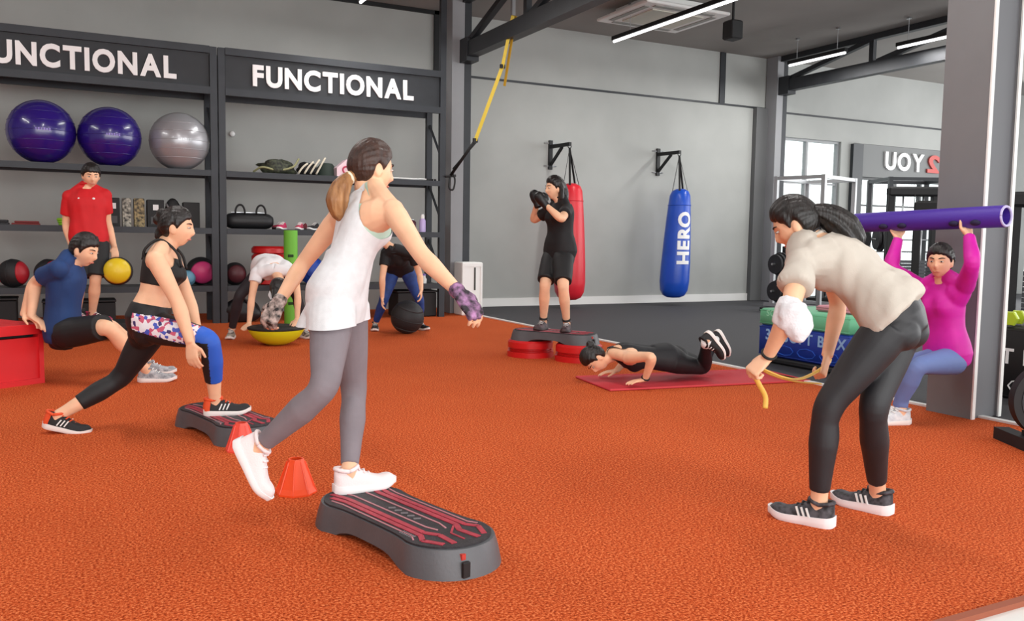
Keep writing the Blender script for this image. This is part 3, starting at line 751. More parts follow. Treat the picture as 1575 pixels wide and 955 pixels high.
# red plyo box
t = thing('plyo_box', 'red wooden plyo box with slotted side under the man in navy', 'box', (-.19, 7.47, 0), math.radians(32))
M_redbox = mat('red_paint', (214, 34, 40), .4, var=.05, vscale=3)
bw, bd, bh = .9, .62, .455
g = G(); g.box((-bw/2, .02+.009, bh*.40), (bw-.04, .018, bh*.76)); g.build('front_panel', M_redbox, t)
g = G(); g.box((-bw/2, bd-.009, bh/2), (bw-.04, .018, bh-.04)); g.build('rear_panel', M_redbox, t)
for x in (-.018, -bw+.018):
    g = G(); g.box((x, bd/2, bh/2), (.036, bd, bh-.02)); g.build('side_panel', M_redbox, t)
for k in range(6):
    g = G(); g.box((-bw/2, .05+k*.104, bh-.012), (bw, .098, .024), bev=.004); g.build('top_slat', M_redbox, t)
g = G(); g.box((-bw/2, .012, bh-.045), (bw, .024, .06)); g.build('top_rail', M_redbox, t)
g = G(); g.box((-bw/2, .012, .02), (bw, .03, .04)); g.build('bottom_rail', M_redbox, t)
g = G(); g.box((-bw/2, .06, bh*.84), (bw-.1, .01, .05)); g.build('dark_slot', M_black, t)
# soft plyo boxes (stack)
def softbox(loc, rz, sx, sy, sz, m, label, text=None, side=None, tm=None):
    t = thing('soft_box', label, 'soft box', loc, rz, 'soft plyo boxes')
    g = G(); g.box((0, 0, sz/2), (sx, sy, sz), bev=.02); g.build('foam_block', m, t, auto=50)
    for z in (.02, sz-.02):
        g = G()
        for p, q in (((-sx/2, -sy/2), (sx/2, -sy/2)), ((sx/2, -sy/2), (sx/2, sy/2)), ((sx/2, sy/2), (-sx/2, sy/2)), ((-sx/2, sy/2), (-sx/2, -sy/2))):
            g.cyl((p[0]*.985, p[1]*.985, z), (q[0]*.985, q[1]*.985, z), .008, n=6)
        g.build('piping', m, t, smooth=True)
    if text:
        lettering(text, *side, tm or M_white2, t, text_frame(sx, sy, sz))
    return t
def text_frame(sx, sy, sz): return frame((-sx/2-.002, sy/2-.10, sz*.55), (0, -1, 0), (0, 0, 1))
M_sbblue = mat('soft_blue', (18, 52, 150), .5, var=.05, vscale=4); M_sbgreen = mat('soft_green', (110, 196, 150), .5); M_sbpink = mat('soft_pink', (226, 150, 165), .5)
SBX, SBY = 6.0+.38, 5.85
softbox((SBX, SBY, .0), 0, .76, 1.1, .06, mat('soft_black', (30, 30, 34), .6), 'thin black soft slab at the bottom of the stack')
b = softbox((SBX, SBY, .06), 0, .76, 1.1, .30, M_sbblue, 'blue soft plyo box in the stack behind the woman in grey', '3D SOFT BOX', (.14, .002, .003, .016), mat('pale_blue_print', (150, 190, 235), .5))
for k in range(3):
    g = G(); yc = .2-.27*k
    g.tube([(-.381, yc+.11*math.cos(a), .08+.045*math.sin(a)) for a in np.linspace(0, 2*math.pi, 9)], .005, 5); g.build('outline_print', mat('blue_print', (40, 92, 200), .5), b)
softbox((SBX, SBY, .36), 0, .76, 1.1, .16, M_sbgreen, 'mint green soft plyo box on top of the blue one', 'SOFT BOX', (.09, .002, .001, .012), mat('pale_green_print', (160, 225, 190), .5))
softbox((SBX+.1, SBY-.22, .52), 0, .5, .55, .06, M_sbpink, 'thin pink soft block on top of the green box')
# black soft box at the right edge
def text_frame(sx, sy, sz): return frame((-sx/2-.002, sy/2-.06, sz*.50), (0, -1, 0), (0, 0, 1))
sb = softbox((6.78, 3.97, 0), 0, .9, 1.1, .54, mat('soft_black2', (16, 16, 18), .6), 'black soft plyo box right of the big column', 'SOFT BOX', (.16, .002, .004, .02))
for k in range(2):
    g = G(); g.tube([(-.451, .0-.3*k+.1*math.cos(a), .1+.05*math.sin(a)) for a in np.linspace(0, 2*math.pi, 9)], .006, 5); g.build('outline_print', M_lbl, sb)
def dumbbell(loc, rz, m, label, r=.06, L=.16):
    t = thing('dumbbell', label, 'dumbbell', loc, rz)
    for s in (-1, 1):
        g = G(); g.lathe([(0, -.035), (r*.9, -.035), (r, -.02), (r, .02), (r*.9, .035), (0, .035)], (s*L*.6, 0, r), 6, np.array([[0, 0, 1], [1, 0, 0], [0, 1, 0]])); g.build('head', m, t)
    g = G(); g.cyl((-L*.5, 0, r), (L*.5, 0, r), .015, n=10); g.build('grip', M_silver, t, smooth=True)
dumbbell((6.48, 4.15, .545), .3, mat('lime_dumb', (176, 196, 40), .5), 'lime green dumbbell on the black soft box')
dumbbell((6.6, 3.86, .545), 1.2, M_blackrub, 'black dumbbell on the black soft box', .075, .2)
# ------------------------------------------------------------------ gym machines by the windows
def rackmachine(loc, rz, w, d, h, m, label):
    t = thing('power_rack', label, 'gym rack', loc, rz)
    for x in (-w/2, w/2):
        for y in (-d/2, d/2):
            g = G(); g.box((x, y, h/2), (.07, .07, h)); g.build('upright', m, t)
        g = G(); g.box((x, 0, h-.035), (.06, d, .06)); g.build('top_rail', m, t)
        g = G(); g.box((x, 0, .035), (.06, d+.3, .06)); g.build('base_rail', m, t)
    for y in (-d/2, d/2):
        g = G(); g.box((0, y, h-.035), (w, .06, .06)); g.build('cross_bar', m, t)
    g = G(); g.cyl((-w/2-.4, -d/2-.06, 1.25), (w/2+.4, -d/2-.06, 1.25), .016, n=10); b = g.build('barbell', M_silver, t, smooth=True)
    for s in (-1, 1):
        for k, r in ((0, .225), (1, .19)):
            g = G(); x = s*(w/2+.16+.06*k); g.cyl((x-.022, -d/2-.06, 1.25), (x+.022, -d/2-.06, 1.25), r, n=28); g.build('weight_plate', M_blackrub, b, auto=40)
    return t
M_palegrey = mat('pale_grey_steel', (176, 178, 180), .4, .4)
rackmachine((12.1, 11.6, 0), .3, 1.2, .9, 2.35, M_palegrey, 'pale grey squat rack in front of the bright window')
def cablemachine(loc, rz, h, label, w=.7):
    t = thing('cable_machine', label, 'gym machine', loc, rz)
    for x in (-w/2, w/2):
        g = G(); g.box((x, 0, h/2), (.1, .14, h), bev=.01); g.build('upright', M_black, t)
        g = G(); g.cyl((x*.45, -.02, .1), (x*.45, -.02, h-.1), .014, n=10); g.build('guide_rod', M_silver, t, smooth=True)
    g = G(); g.box((0, 0, h-.06), (w+.1, .2, .16), bev=.03); g.build('top_cover', M_black, t)
    g = G(); g.box((0, 0, .05), (w+.2, .6, .1)); g.build('base', M_black, t)
    for k in range(14):
        g = G(); g.box((0, -.02, .16+.055*k), (w*.72, .12, .048)); g.build('weight_plate', mat('stack_grey', (64, 66, 70), .4, .4), t)
    g = G(); g.cyl((0, -.1, .9), (0, -.1, h-.1), .006, n=6); g.build('cable', M_blackrub, t)
    g = G(); g.box((0, -.55, .46), (.3, .45, .09), bev=.03); g.build('seat', M_blackrub, t)
    g = G(); g.box((0, -.55, .23), (.08, .1, .42)); g.build('seat_post', M_palegrey, t)
    return t
cablemachine((12.55, 9.9, 0), -.6, 2.1, 'black weight stack machine left of the purple tube')
cablemachine((10.9, 7.9, 0), -.9, 1.75, 'dark weight stack machine behind the woman in magenta', .95)
cablemachine((13.4, 12.45, 0), .4, 1.5, 'low black machine in front of the windows')
rackmachine((14.2, 11.3, 0), -.5, 1.1, 1.0, 2.4, M_dark, 'dark squat rack farther right by the windows')
t = thing('weight_tree', 'black plate tree at the foot of the window wall', 'weight rack', (10.75, 10.9, 0))
g = G(); g.box((0, 0, .55), (.08, .08, 1.1)); g.box((0, 0, .03), (.6, .5, .06)); g.build('stand', M_black, t)
for k, (z, s) in enumerate(((.35, -1), (.35, 1), (.8, -1), (.8, 1))):
    g = G(); g.cyl((s*.04, 0, z), (s*.3, 0, z), .02, n=8); p = g.build('peg', M_silver, t)
    for j in range(3):
        g = G(); g.cyl((s*(.08+.06*j), 0, z), (s*(.12+.06*j), 0, z), .2-.02*j, n=24); g.build('weight_plate', M_blackrub, p, auto=40)
# equipment seen past the column on the right
cablemachine((9.0, 5.4, 0), -1.0, 1.7, 'black machine visible past the right side of the column')
# spin bike at the right edge
t = thing('spin_bike', 'black exercise bike cut off at the right edge', 'exercise bike', (5.22, 2.80, 0), -.5)
def bb(n, m, *parts):
    g = G()
    for p in parts: getattr(g, p[0])(*p[1:])
    return g.build(n, m, t, auto=40)
bb('front_foot', M_black, ('box', (-.42, 0, .035), (.09, .5, .07))); bb('rear_foot', M_black, ('box', (.45, 0, .035), (.09, .5, .07)))
bb('main_beam', M_black, ('bar', (-.42, 0, .07), (.45, 0, .07), .07, .06), ('bar', (-.3, 0, .1), (.15, 0, .62), .07, .08))
bb('flywheel', M_black, ('cyl', (-.30, -.03, .28), (-.30, .03, -.0+.28), .21, None, 40)); bb('flywheel_rim', M_dark, ('cyl', (-.30, -.034, .28), (-.30, .034, .28), .165, None, 40))
bb('fork', M_black, ('bar', (-.30, -.07, .33), (-.14, -.07, .85), .03, .07), ('bar', (-.30, .07, .33), (-.14, .07, .85), .03, .07))
bb('seat_post', M_silver, ('bar', (.15, 0, .6), (.25, 0, .95), .04, .05)); bb('saddle', M_blackrub, ('ball', (.28, 0, .98), (.14, .09, .045)))
bb('handlebar_stem', M_silver, ('bar', (-.14, 0, .8), (-.2, 0, 1.08), .04, .05)); bb('handlebar', M_blackrub, ('tube', crom([(-.3, -.2, 1.14), (-.24, -.2, 1.1), (-.2, 0, 1.09), (-.24, .2, 1.1), (-.3, .2, 1.14)]), .017, 8))
bb('crank', M_silver, ('cyl', (.08, -.12, .32), (.08, .12, .32), .02), ('bar', (.08, -.12, .32), (.16, -.12, .18), .02, .03), ('bar', (.08, .12, .32), (0, .12, .46), .02, .03))
bb('pedal', M_blackrub, ('box', (.16, -.18, .17), (.1, .09, .03))); bb('pedal', M_blackrub, ('box', (0, .18, .47), (.1, .09, .03)))
bb('chain_guard', M_black, ('bar', (-.3, -.05, .33), (.1, -.05, .32), .03, .14))
# small tripod-like clutter under the racks
t = thing('gym_bag', 'small black gym bag on the floor under the rack', 'bag', (2.0, 11.85, 0))
blob(G(), (0, 0, .14), (.26, .16, .16), 21, .3).build('bag_body', MATS['bag_black'], t, smooth=True)
g = G(); g.tube(bez([(-.1, -.08, .22), (-.06, -.1, .36), (.08, -.1, .36), (.1, -.08, .22)], 10), .012, 8); g.build('handle', M_black, t, smooth=True)
t = thing('folded_towel', 'small white ball shaped bottle end on the low right shelf', 'bottle', (4.64, 11.9, S(0)))
g = G(); g.lathe([(0, 0), (.035, 0), (.038, .06), (.02, .09), (.02, .12), (0, .12)], (0, 0, 0), 16); g.build('bottle', M_white, t, auto=40); t.name = 'small_bottle'; t['label'] = 'small white bottle at the right end of the low shelf'
g = G(); g.lathe([(0, .115), (.022, .115), (.022, .14), (0, .14)], (0, 0, 0), 12); g.build('cap', M_lilac, t, auto=40)

t = thing('wall_hook', 'tiny round white hook on the wall right of the silver ball', 'hook', (2.16, YW, 2.62))
g = G(); g.lathe([(0, 0), (.03, 0), (.042, .02), (.03, .045), (0, .05)], (0, 0, 0), 16, np.array([[1, 0, 0], [0, 0, -1], [0, 1, 0]])); g.build('hook_disc', M_white2, t, smooth=True)

def storage(x, w, h, label):
    t = thing('storage_box', label, 'box', (x, 12.02, 0))
    g = G(); g.box((0, 0, h/2), (w, .42, h), bev=.015); g.build('box_body', M_black, t, auto=40)
    g = G(); g.box((0, 0, h+.012), (w+.02, .44, .028), bev=.01); g.build('lid', M_blackrub, t, auto=40)
    g = G(); g.box((0, -.215, h*.7), (.12, .012, .03)); g.build('handle', M_dark, t)
storage(-.95, .75, .34, 'black storage box under the left end of the shelf')
storage(.1, .8, .30, 'long black storage box on the floor behind the man in red')
storage(4.5, .6, .36, 'black storage box under the right end of the shelf')
# ------------------------------------------------------------------ people
def finalize(gs, voxel, smooth, mats, name, wrinkle=0.0, wscale=9.0, cuts=(), seed=0.0, wdir=None, adapt=0.0):
    """join overlapping closed pieces into one continuous surface (voxel remesh + smoothing)"""
    g = G()
    for q in gs:
        for V in q.v: pass
        g.add(np.concatenate(q.v), q.f)
    me = g.mesh('tmp', [])
    bm = bmesh.new(); bm.from_mesh(me); bmesh.ops.recalc_face_normals(bm, faces=bm.faces); bm.to_mesh(me); bm.free()
    o = bpy.data.objects.new('tmp', me); COL.objects.link(o)
    r = o.modifiers.new('r', 'REMESH'); r.mode = 'VOXEL'; r.voxel_size = voxel; r.adaptivity = adapt; r.use_smooth_shade = True
    if smooth:
        s = o.modifiers.new('s', 'SMOOTH'); s.iterations = smooth; s.factor = .5
    dg = bpy.context.evaluated_depsgraph_get(); dg.update()
    out = bpy.data.meshes.new_from_object(o.evaluated_get(dg))
    bpy.data.objects.remove(o); bpy.data.meshes.remove(me)
    if wrinkle > 0:
        n = len(out.vertices); co = np.empty(n*3); no = np.empty(n*3)
        out.vertices.foreach_get('co', co); out.vertices.foreach_get('normal', no)
        co = co.reshape(-1, 3); no = no.reshape(-1, 3)
        wd = unit(wdir) if wdir is not None else A((0, 0, 1))
        for i in range(n):
            p = co[i]; q = p-wd*(p @ wd)*.62
            w = noise.noise(Vector(q*wscale+seed))+.5*noise.noise(Vector(q*wscale*2.1+seed+5))
            co[i] = p+no[i]*wrinkle*(w if w > 0 else .4*w)
        out.vertices.foreach_set('co', co.ravel())
    if cuts:
        bm = bmesh.new(); bm.from_mesh(out)
        for c, nrm in cuts:
            bmesh.ops.bisect_plane(bm, geom=bm.verts[:]+bm.edges[:]+bm.faces[:], plane_co=Vector(c), plane_no=Vector(nrm), clear_outer=True)
        bm.to_mesh(out); bm.free()
    out.name = name
    out.materials.clear()
    for m in (mats if isinstance(mats, (list, tuple)) else [mats]): out.materials.append(m)
    out.polygons.foreach_set('use_smooth', [True]*len(out.polygons))
    out.update()
    return out
def interp(tab, x): return np.interp(x, [t[0] for t in tab], [t[1] for t in tab])
ARM = [(0, .047), (.15, .049), (.5, .0425), (.85, .037), (1, .036), (1.25, .0385), (1.6, .031), (1.9, .0255), (2, .025)]
LEG = [(0, .082), (.2, .083), (.5, .072), (.85, .055), (1, .052), (1.13, .047), (1.35, .052), (1.6, .042), (1.88, .033), (2, .034)]
ARMM = [(0, .054), (.15, .057), (.5, .05), (.85, .042), (1, .041), (1.25, .044), (1.6, .036), (1.9, .029), (2, .028)]
LEGM = [(0, .084), (.2, .084), (.5, .074), (.85, .058), (1, .055), (1.13, .05), (1.35, .056), (1.6, .045), (1.88, .035), (2, .037)]
TORF = [  # t, half width, front depth, back depth (female)
    (-.24, .070, .055, .065), (-.10, .146, .085, .105), (.04, .166, .092, .126), (.18, .158, .094, .112), (.38, .128, .088, .086),
    (.52, .128, .094, .084), (.66, .138, .116, .088), (.78, .138, .108, .092), (.88, .126, .086, .088), (.97, .095, .062, .074), (1.06, .056, .048, .056)]
TORM = [
    (-.24, .070, .06, .07), (-.10, .140, .09, .105), (.04, .156, .10, .115), (.18, .150, .105, .10), (.38, .142, .104, .092),
    (.52, .150, .108, .096), (.66, .162, .116, .104), (.78, .165, .114, .108), (.88, .148, .092, .10), (.97, .108, .066, .082), (1.06, .062, .054, .06)]
class Body:
    def __init__(s, J, h, male=False, fat=1.0, bow=.0, leg=1.0, arm=1.0):
        s.J = {k: A(v) for k, v in J.items()}; s.h = h; s.k = h/1.6; s.male = male; s.fat = fat
        s.arm_t = ARMM if male else ARM; s.leg_t = LEGM if male else LEG; s.tor = TORM if male else TORF
        s.la, s.ll = arm, leg; s.bow = bow
        J = s.J
        s.rh = unit(J['hipR']-J['hipL']); s.rs = unit(J['shR']-J['shL'])
    def spine(s, t):
        a, b = s.J['pel'], s.J['neck']
        up = unit(b-a); r = unit(s.rh*(1-min(max(t, 0), 1))+s.rs*min(max(t, 0), 1)); r = unit(r-up*(r @ up)); f = np.cross(up, r)
        tt = min(max(t, 0), 1)
        c = a+(b-a)*t-f*s.bow*4*tt*(1-tt)
        return c, r, f, up
    def tsec(s, t, inf=0.0, n=36):
        c, r, f, up = s.spine(t)
        w = np.interp(t, [q[0] for q in s.tor], [q[1] for q in s.tor])*s.k*s.fat+inf
        df = np.interp(t, [q[0] for q in s.tor], [q[2] for q in s.tor])*s.k*s.fat+inf
        db = np.interp(t, [q[0] for q in s.tor], [q[3] for q in s.tor])*s.k*s.fat+inf
        ring = []
        for a in np.arange(n)*2*math.pi/n:
            ca, sa = math.cos(a), math.sin(a); e = .86
            x = w*np.sign(ca)*abs(ca)**e; y = (df if sa > 0 else db)*np.sign(sa)*abs(sa)**e
            if t > .35 and t < .95 and sa < 0:      # hollow of the spine
                y += .012*math.exp(-(x/.03)**2)
            if not s.male and .55 < t < .85 and sa > 0:   # bust
                bell = math.sin((t-.55)/.3*math.pi); y += .022*bell*s.k*(math.exp(-((abs(x)-.07)/.045)**2)-.35*math.exp(-(x/.03)**2))
            ring.append(c+r*x+f*y)
        return ring
    def torso(s, t0=-.24, t1=1.06, inf=0.0, n=26):
        g = G(); F = inf if callable(inf) else (lambda t: inf)
        g.loft([s.tsec(t, F(t)) for t in np.linspace(t0, t1, n)]); return g
    def glutes(s, inf=0.0):
        g = G(); c, r, f, up = s.spine(0)
        for sd in ('R', 'L'):
            d = unit(s.J['kn'+sd]-s.J['hip'+sd])
            p = s.J['hip'+sd]*.62+s.J['pel']*.38-f*.030*s.k+up*(-.012)+0.03*d
            R = np.stack([r, f, up], 1)
            g.ball(p, A((.098, .078, .104))*s.k*s.fat*(.92 if s.male else 1)+inf, 20, R)
        return g
    def traps(s, inf=0.0, out=1.0):
        g = G(); c, r, f, up = s.spine(1.0)
        for sd, q in (('R', 1), ('L', -1)):
            sh = s.J['sh'+sd]; a = c+up*.05*s.k; b = a+(sh-a)*out
            g.tube([a, a*.5+b*.5-up*.006, b], [.044*s.k+inf, .046*s.k+inf, .043*s.k+inf], 14)
            if out == 1.0: g.ball(sh, (interp(s.arm_t, 0)*1.06*s.la)*s.k+inf, 16)
            # lat / chest links to the arm
            c2, r2, f2, u2 = s.spine(.80)
            g.tube([c2+r2*q*.08*s.k, b*.55+c2*.45+r2*q*.03, b-up*.01], [.075*s.k+inf, .068*s.k+inf, .045*s.k+inf], 14) if out == 1.0 else None
        return g
    def limb(s, A0, B0, C0, tab, mul, u0, u1, inf=0.0, n=26, flat=None):
        F = inf if callable(inf) else (lambda u: inf)
        def P(u):
            q = .16
            def lin_(u): return A0+(B0-A0)*u if u <= 1 else B0+(C0-B0)*(u-1)
            if abs(u-1) < q:
                v = (u-1+q)/(2*q); a, b, c = lin_(1-q), B0, lin_(1+q); return a*(1-v)**2+2*b*v*(1-v)+c*v*v
            return lin_(u)
        us = np.linspace(u0, u1, n); pts = [P(u) for u in us]
        rad = [interp(tab, u)*mul*s.k+F(u) for u in us]
        return pts, rad
    def arm(s, sd, u0=0, u1=2, inf=0.0, n=26):
        J = s.J; pts, rad = s.limb(J['sh'+sd], J['el'+sd], J['wr'+sd], s.arm_t, s.la, u0, u1, inf, n); g = G(); g.tube(pts, rad, 18); return g
    def leg(s, sd, u0=0, u1=2, inf=0.0, n=32):
        J = s.J; pts, rad = s.limb(J['hip'+sd], J['kn'+sd], J['an'+sd], s.leg_t, s.ll, u0, u1, inf, n); g = G(); g.tube(pts, rad, 22); return g
    def calf(s, sd, inf=0.0):
        # muscle mass behind the shin and knee cap in front
        g = G(); J = s.J; k, a, h = J['kn'+sd], J['an'+sd], J['hip'+sd]; d = unit(a-k); fwd = unit((k-h)/np.linalg.norm(k-h)-d+1e-4); fwd = unit(fwd-d*(fwd @ d))
        L = np.linalg.norm(a-k); b = unit(np.cross(d, fwd)); R = np.stack([b, fwd, d], 1)
        c, r, f, up = s.spine(0)
        back = -fwd if np.linalg.norm(np.cross(unit(k-h), d)) > .12 else -f
        back = unit(back-d*(back @ d))
        g.ball(k+d*L*.30+back*.016*s.k, A((.040, .040, .12))*s.k+inf, 16, np.stack([unit(np.cross(d, back)), back, d], 1)); return g
    def neck(s, head, hf, hu, inf=0.0):
        g = G(); c, r, f, up = s.spine(1.0); kk = s.k*(1.15 if s.male else 1)
        e = head-hu*.075*s.k-hf*.022*s.k
        g.tube([c-up*.02, c*.5+e*.5, e, e+hu*.05], [.058*kk+inf, .05*kk+inf, .05*kk+inf, .045*kk], 18); return g
def head_verts(k, inflate=None, n=56, m=40, wide=1.0):
    V = []; F = []
    for i in range(m+1):
        ph = -math.pi/2+math.pi*i/m
        for j in range(n):
            th = 2*math.pi*j/n
            d = A((math.cos(ph)*math.cos(th), math.cos(ph)*math.sin(th), math.sin(ph)))
            V.append(d)
    V = A(V); d = V.copy()
    x, y, z = V[:, 0]*.074*wide, V[:, 1]*.094, V[:, 2]*.113
    lo = np.clip(-z/.113, 0, 1)
    x = x*(1-.30*lo**1.6)                       # jaw taper
    y = np.where(y > 0, y*(1-.10*lo), y*(1-.62*lo**1.2)) # lower back tucks in to the neck
    y = np.where(y > 0, y*(1-.05*(1-lo)), y)
    x = np.where((y < 0) & (z > 0), x*1.04, x)
    fr = np.clip(y/.06, 0, 1)
    gs = lambda a, s_: np.exp(-(a/s_)**2)
    dy = .024*gs(x, .011)*gs(z+.032, .017)+.011*gs(x, .010)*gs(z+.008, .022)       # nose
    dy += .007*gs(x, .026)*gs(z+.068, .012)+.010*gs(x, .024)*gs(z+.100, .018)      # lips, chin
    dy += .005*gs(x, .05)*gs(z-.022, .012)                                           # brow
    dy -= .011*(gs(x-.031, .016)+gs(x+.031, .016))*gs(z-.004, .012)                  # eye sockets
    dy += .004*(gs(x-.042, .02)+gs(x+.042, .02))*gs(z+.035, .022)
    dy -= .004*gs(x, .03)*gs(z+.084, .008)
    y = y+dy*fr
    P = np.stack([x, y, z], 1)*k
    if inflate is not None:
        P = P+d*inflate(x, y, z, d)[:, None]*k
    for i in range(m):
        for j in range(n):
            F.append((i*n+j, i*n+(j+1) % n, (i+1)*n+(j+1) % n, (i+1)*n+j))
    return P, F
def hframe(look, up):
    f = unit(look); u = A(up); u = unit(u-f*(u @ f)); r = np.cross(f, u); return r, f, u
def head_geo(c, r, f, u, k, inflate=None, wide=1.0):
    P, F = head_verts(k, inflate, wide=wide, n=80 if inflate is not None else 56, m=56 if inflate is not None else 40); R = np.stack([r, f, u], 1)
    g = G(); g.add(P @ R.T+c, F); return g
def ears(c, r, f, u, k):
    g = G()
    for s in (-1, 1):
        R = np.stack([unit(r+f*.25*s), f, unit(u-f*.15)], 1)
        g.ball(c+(r*s*.075-f*.008-u*.012)*k, A((.009, .019, .031))*k, 14, R)
    return g
def hand_geo(W_, d, pn, right, k, curl=.3, spread=.06, thumb=.5, fr=None, upto=1.0, inf=0.0, palm_only=False):
    """palm, four jointed fingers, thumb; d finger direction, pn palm normal"""
    d = unit(d); pn = A(pn); pn = unit(pn-d*(pn @ d)); ts = np.cross(d, pn)*(1 if right else -1)
    g = G(); rings = []
    for u, w, th in ((-.18, .024, .021), (.0, .027, .021), (.25, .034, .020), (.6, .040, .018), (.92, .040, .015), (1.04, .036, .011)):
        c = W_+d*u*.088*k
        rings.append([c+ts*(w*k+inf)*math.cos(a)+pn*(th*.72*k+inf)*math.sin(a) for a in np.arange(16)*2*math.pi/16])
    g.loft(rings)
    # thumb base pad
    g.ball(W_+d*.032*k+ts*.022*k+pn*.008*k, A((.018, .026, .016))*k+inf, 12, np.stack([ts, d, pn], 1))
    if palm_only and upto <= 0: return g
    for i, (off, L) in enumerate(((.030, .068), (.0105, .076), (-.010, .071), (-.029, .056))):
        base = W_+d*(.086-.004*abs(i-1))*k+ts*off*k*1.0; dd = unit(d+ts*(off/.03)*spread); pts = [base-dd*.012*k]; p = base.copy(); ang = 0
        segs = (.46, .30, .24); bends = (curl*1.25, curl*1.5, curl*.9); rr = [(.0092*k+inf)]
        pts.append(p); rr.append(.0090*k+inf); acc = 0
        for sgl, bd in zip(segs, bends):
            if acc >= upto: break
            ang += bd; v = dd*math.cos(ang)+pn*math.sin(ang); l = min(sgl, upto-acc); p = p+v*L*k*l; acc += sgl
            pts.append(p); rr.append((.0086-.0012*acc)*k+inf)
        g.tube(pts, rr, 9); g.ball(pts[-1], rr[-1]*1.0, 8)
    tb = W_+d*.022*k+ts*.026*k; t1 = unit(d*.62+ts*.75+pn*(.25+.4*thumb)); t2 = unit(d*.85+ts*.25*(1-thumb)+pn*(.15+.7*thumb)); up_ = max(.35, upto)
    p1 = tb+t1*.036*k; p2 = p1+t2*.026*k*up_; p3 = p2+unit(t2+pn*.2*thumb)*.022*k*up_
    g.tube([tb-t1*.01*k, tb, p1, p2, p3], [.0125*k+inf, .0125*k+inf, .0105*k+inf, .0098*k+inf, .0085*k+inf], 9); g.ball(p3, .0085*k+inf, 8)
    return g
def addmesh(name, me, parent, org):
    me.transform(Matrix.Translation(-Vector(org)))
    o = bpy.data.objects.new(name, me); COL.objects.link(o)
    if parent is not None: o.parent = parent
    return o
SKIN = mat('skin', (240, 190, 155), .5, var=.06, vscale=9, sub=.08, spec=.35)
SKIN2 = mat('skin_tan', (214, 160, 126), .5, var=.06, vscale=9, sub=.08, spec=.35)
HAIR = mat('black_hair', (27, 22, 21), .40, var=.5, vscale=45, bump=.6, bscale=70, stretch=(1, 1, .15))
HAIRB = mat('brown_hair', (58, 36, 28), .45, var=.35, vscale=60, bump=.6, bscale=70, stretch=(1, 1, .15))
HAIRG = mat('golden_hair', (116, 72, 40), .45, bump=.7, bscale=60, stretch=(1, 1, .15), rgb2=(178, 128, 80), vscale=26)
M_eye = mat('eye_white', (205, 198, 192), .4); M_iris = mat('iris', (30, 20, 16), .2); M_lip = mat('lip', (198, 122, 106), .5); M_brow = mat('brow', (40, 28, 24), .7)
def face_parts(parent, c, r, f, u, k, org, brow=True):
    R = np.stack([r, f, u], 1)
    for s in (-1, 1):
        p = c+(r*s*.031+f*.0775+u*.003)*k
        g = G(); g.ball(p-org, A((.0125, .009, .0050))*k, 14, R); e = g.build('eye', M_eye, parent, smooth=True)
        g = G(); g.ball(p+(f*.0058)*k-org, A((.0056, .0045, .0050))*k, 12, R); g.build('iris', M_iris, e, smooth=True)
        g = G(); g.tube([c+(r*s*(.014+.036*q)+f*(.0905-.022*q*q)+u*(.022+.006*math.sin(q*2.6)))*k-org for q in np.linspace(0, 1, 7)], [.0022*k, .0034*k, .0036*k, .0034*k, .003*k, .0024*k, .0014*k], 8); g.build('eyebrow', M_brow, parent, smooth=True)
    g = G(); g.tube([c+(r*q*.023+f*(.0800-.010*q*q)-u*(.066+.002*q*q))*k-org for q in np.linspace(-1, 1, 9)], [k*(.0014+.0042*math.sqrt(max(0, 1-q*q))) for q in np.linspace(-1, 1, 9)], 10); g.build('lips', M_lip, parent, smooth=True)
def hair_cap(c, r, f, u, k, thick=.014, front=.056, side=-.012, back=-.085, part=0.0):
    """hair mass: follows the skull, thins out towards the hairline, sinks into the head below it"""
    def inf(x, y, z, d):
        xs = [-.10, -.06, -.03, -.012, .004, .018, .034, .05, .075, .10]
        zs = [back, back, -.055, .012, .014, side, .014, .034, front-.006, front]
        line = np.interp(y, xs, zs)+.004*np.sin(x*210+y*90)
        q = np.clip((z-line)/.05, 0, 1)
        w = 1/(1+np.exp(-(z-line)/.0025))
        st = .0022*np.sin(np.arctan2(d[:, 0], d[:, 2]+.15)*30+3*d[:, 1])*q
        top = 1+.35*np.clip(z/.1, 0, 1)
        return w*(.0035+thick*np.sqrt(q)*top+st)-(1-w)*.012
    return head_geo(c, r, f, u, k, inf)
def strand_loft(pts, rads, n=26, freq=9, amp=.14, flat=1.0, seed=0.0):
    P = crom(pts, 7); m = len(P); rr = np.interp(np.linspace(0, 1, m), np.linspace(0, 1, len(rads)), rads)
    rings = []; x = None
    for i, p in enumerate(P):
        d = unit(P[min(i+1, m-1)]-P[max(i-1, 0)])
        if x is None: x = unit(np.cross((.3, .2, 1) if abs(d[2]) < .9 else (1, 0, 0), d))
        x = unit(x-d*(x @ d)); y = np.cross(d, x)
        rings.append([p+rr[i]*(1+amp*math.sin(freq*t+seed+i*.05)+.5*amp*math.sin(2.3*freq*t+seed*2))*(math.cos(t)*x+flat*math.sin(t)*y) for t in np.arange(n)*2*math.pi/n])
    g = G(); g.loft(rings); return g
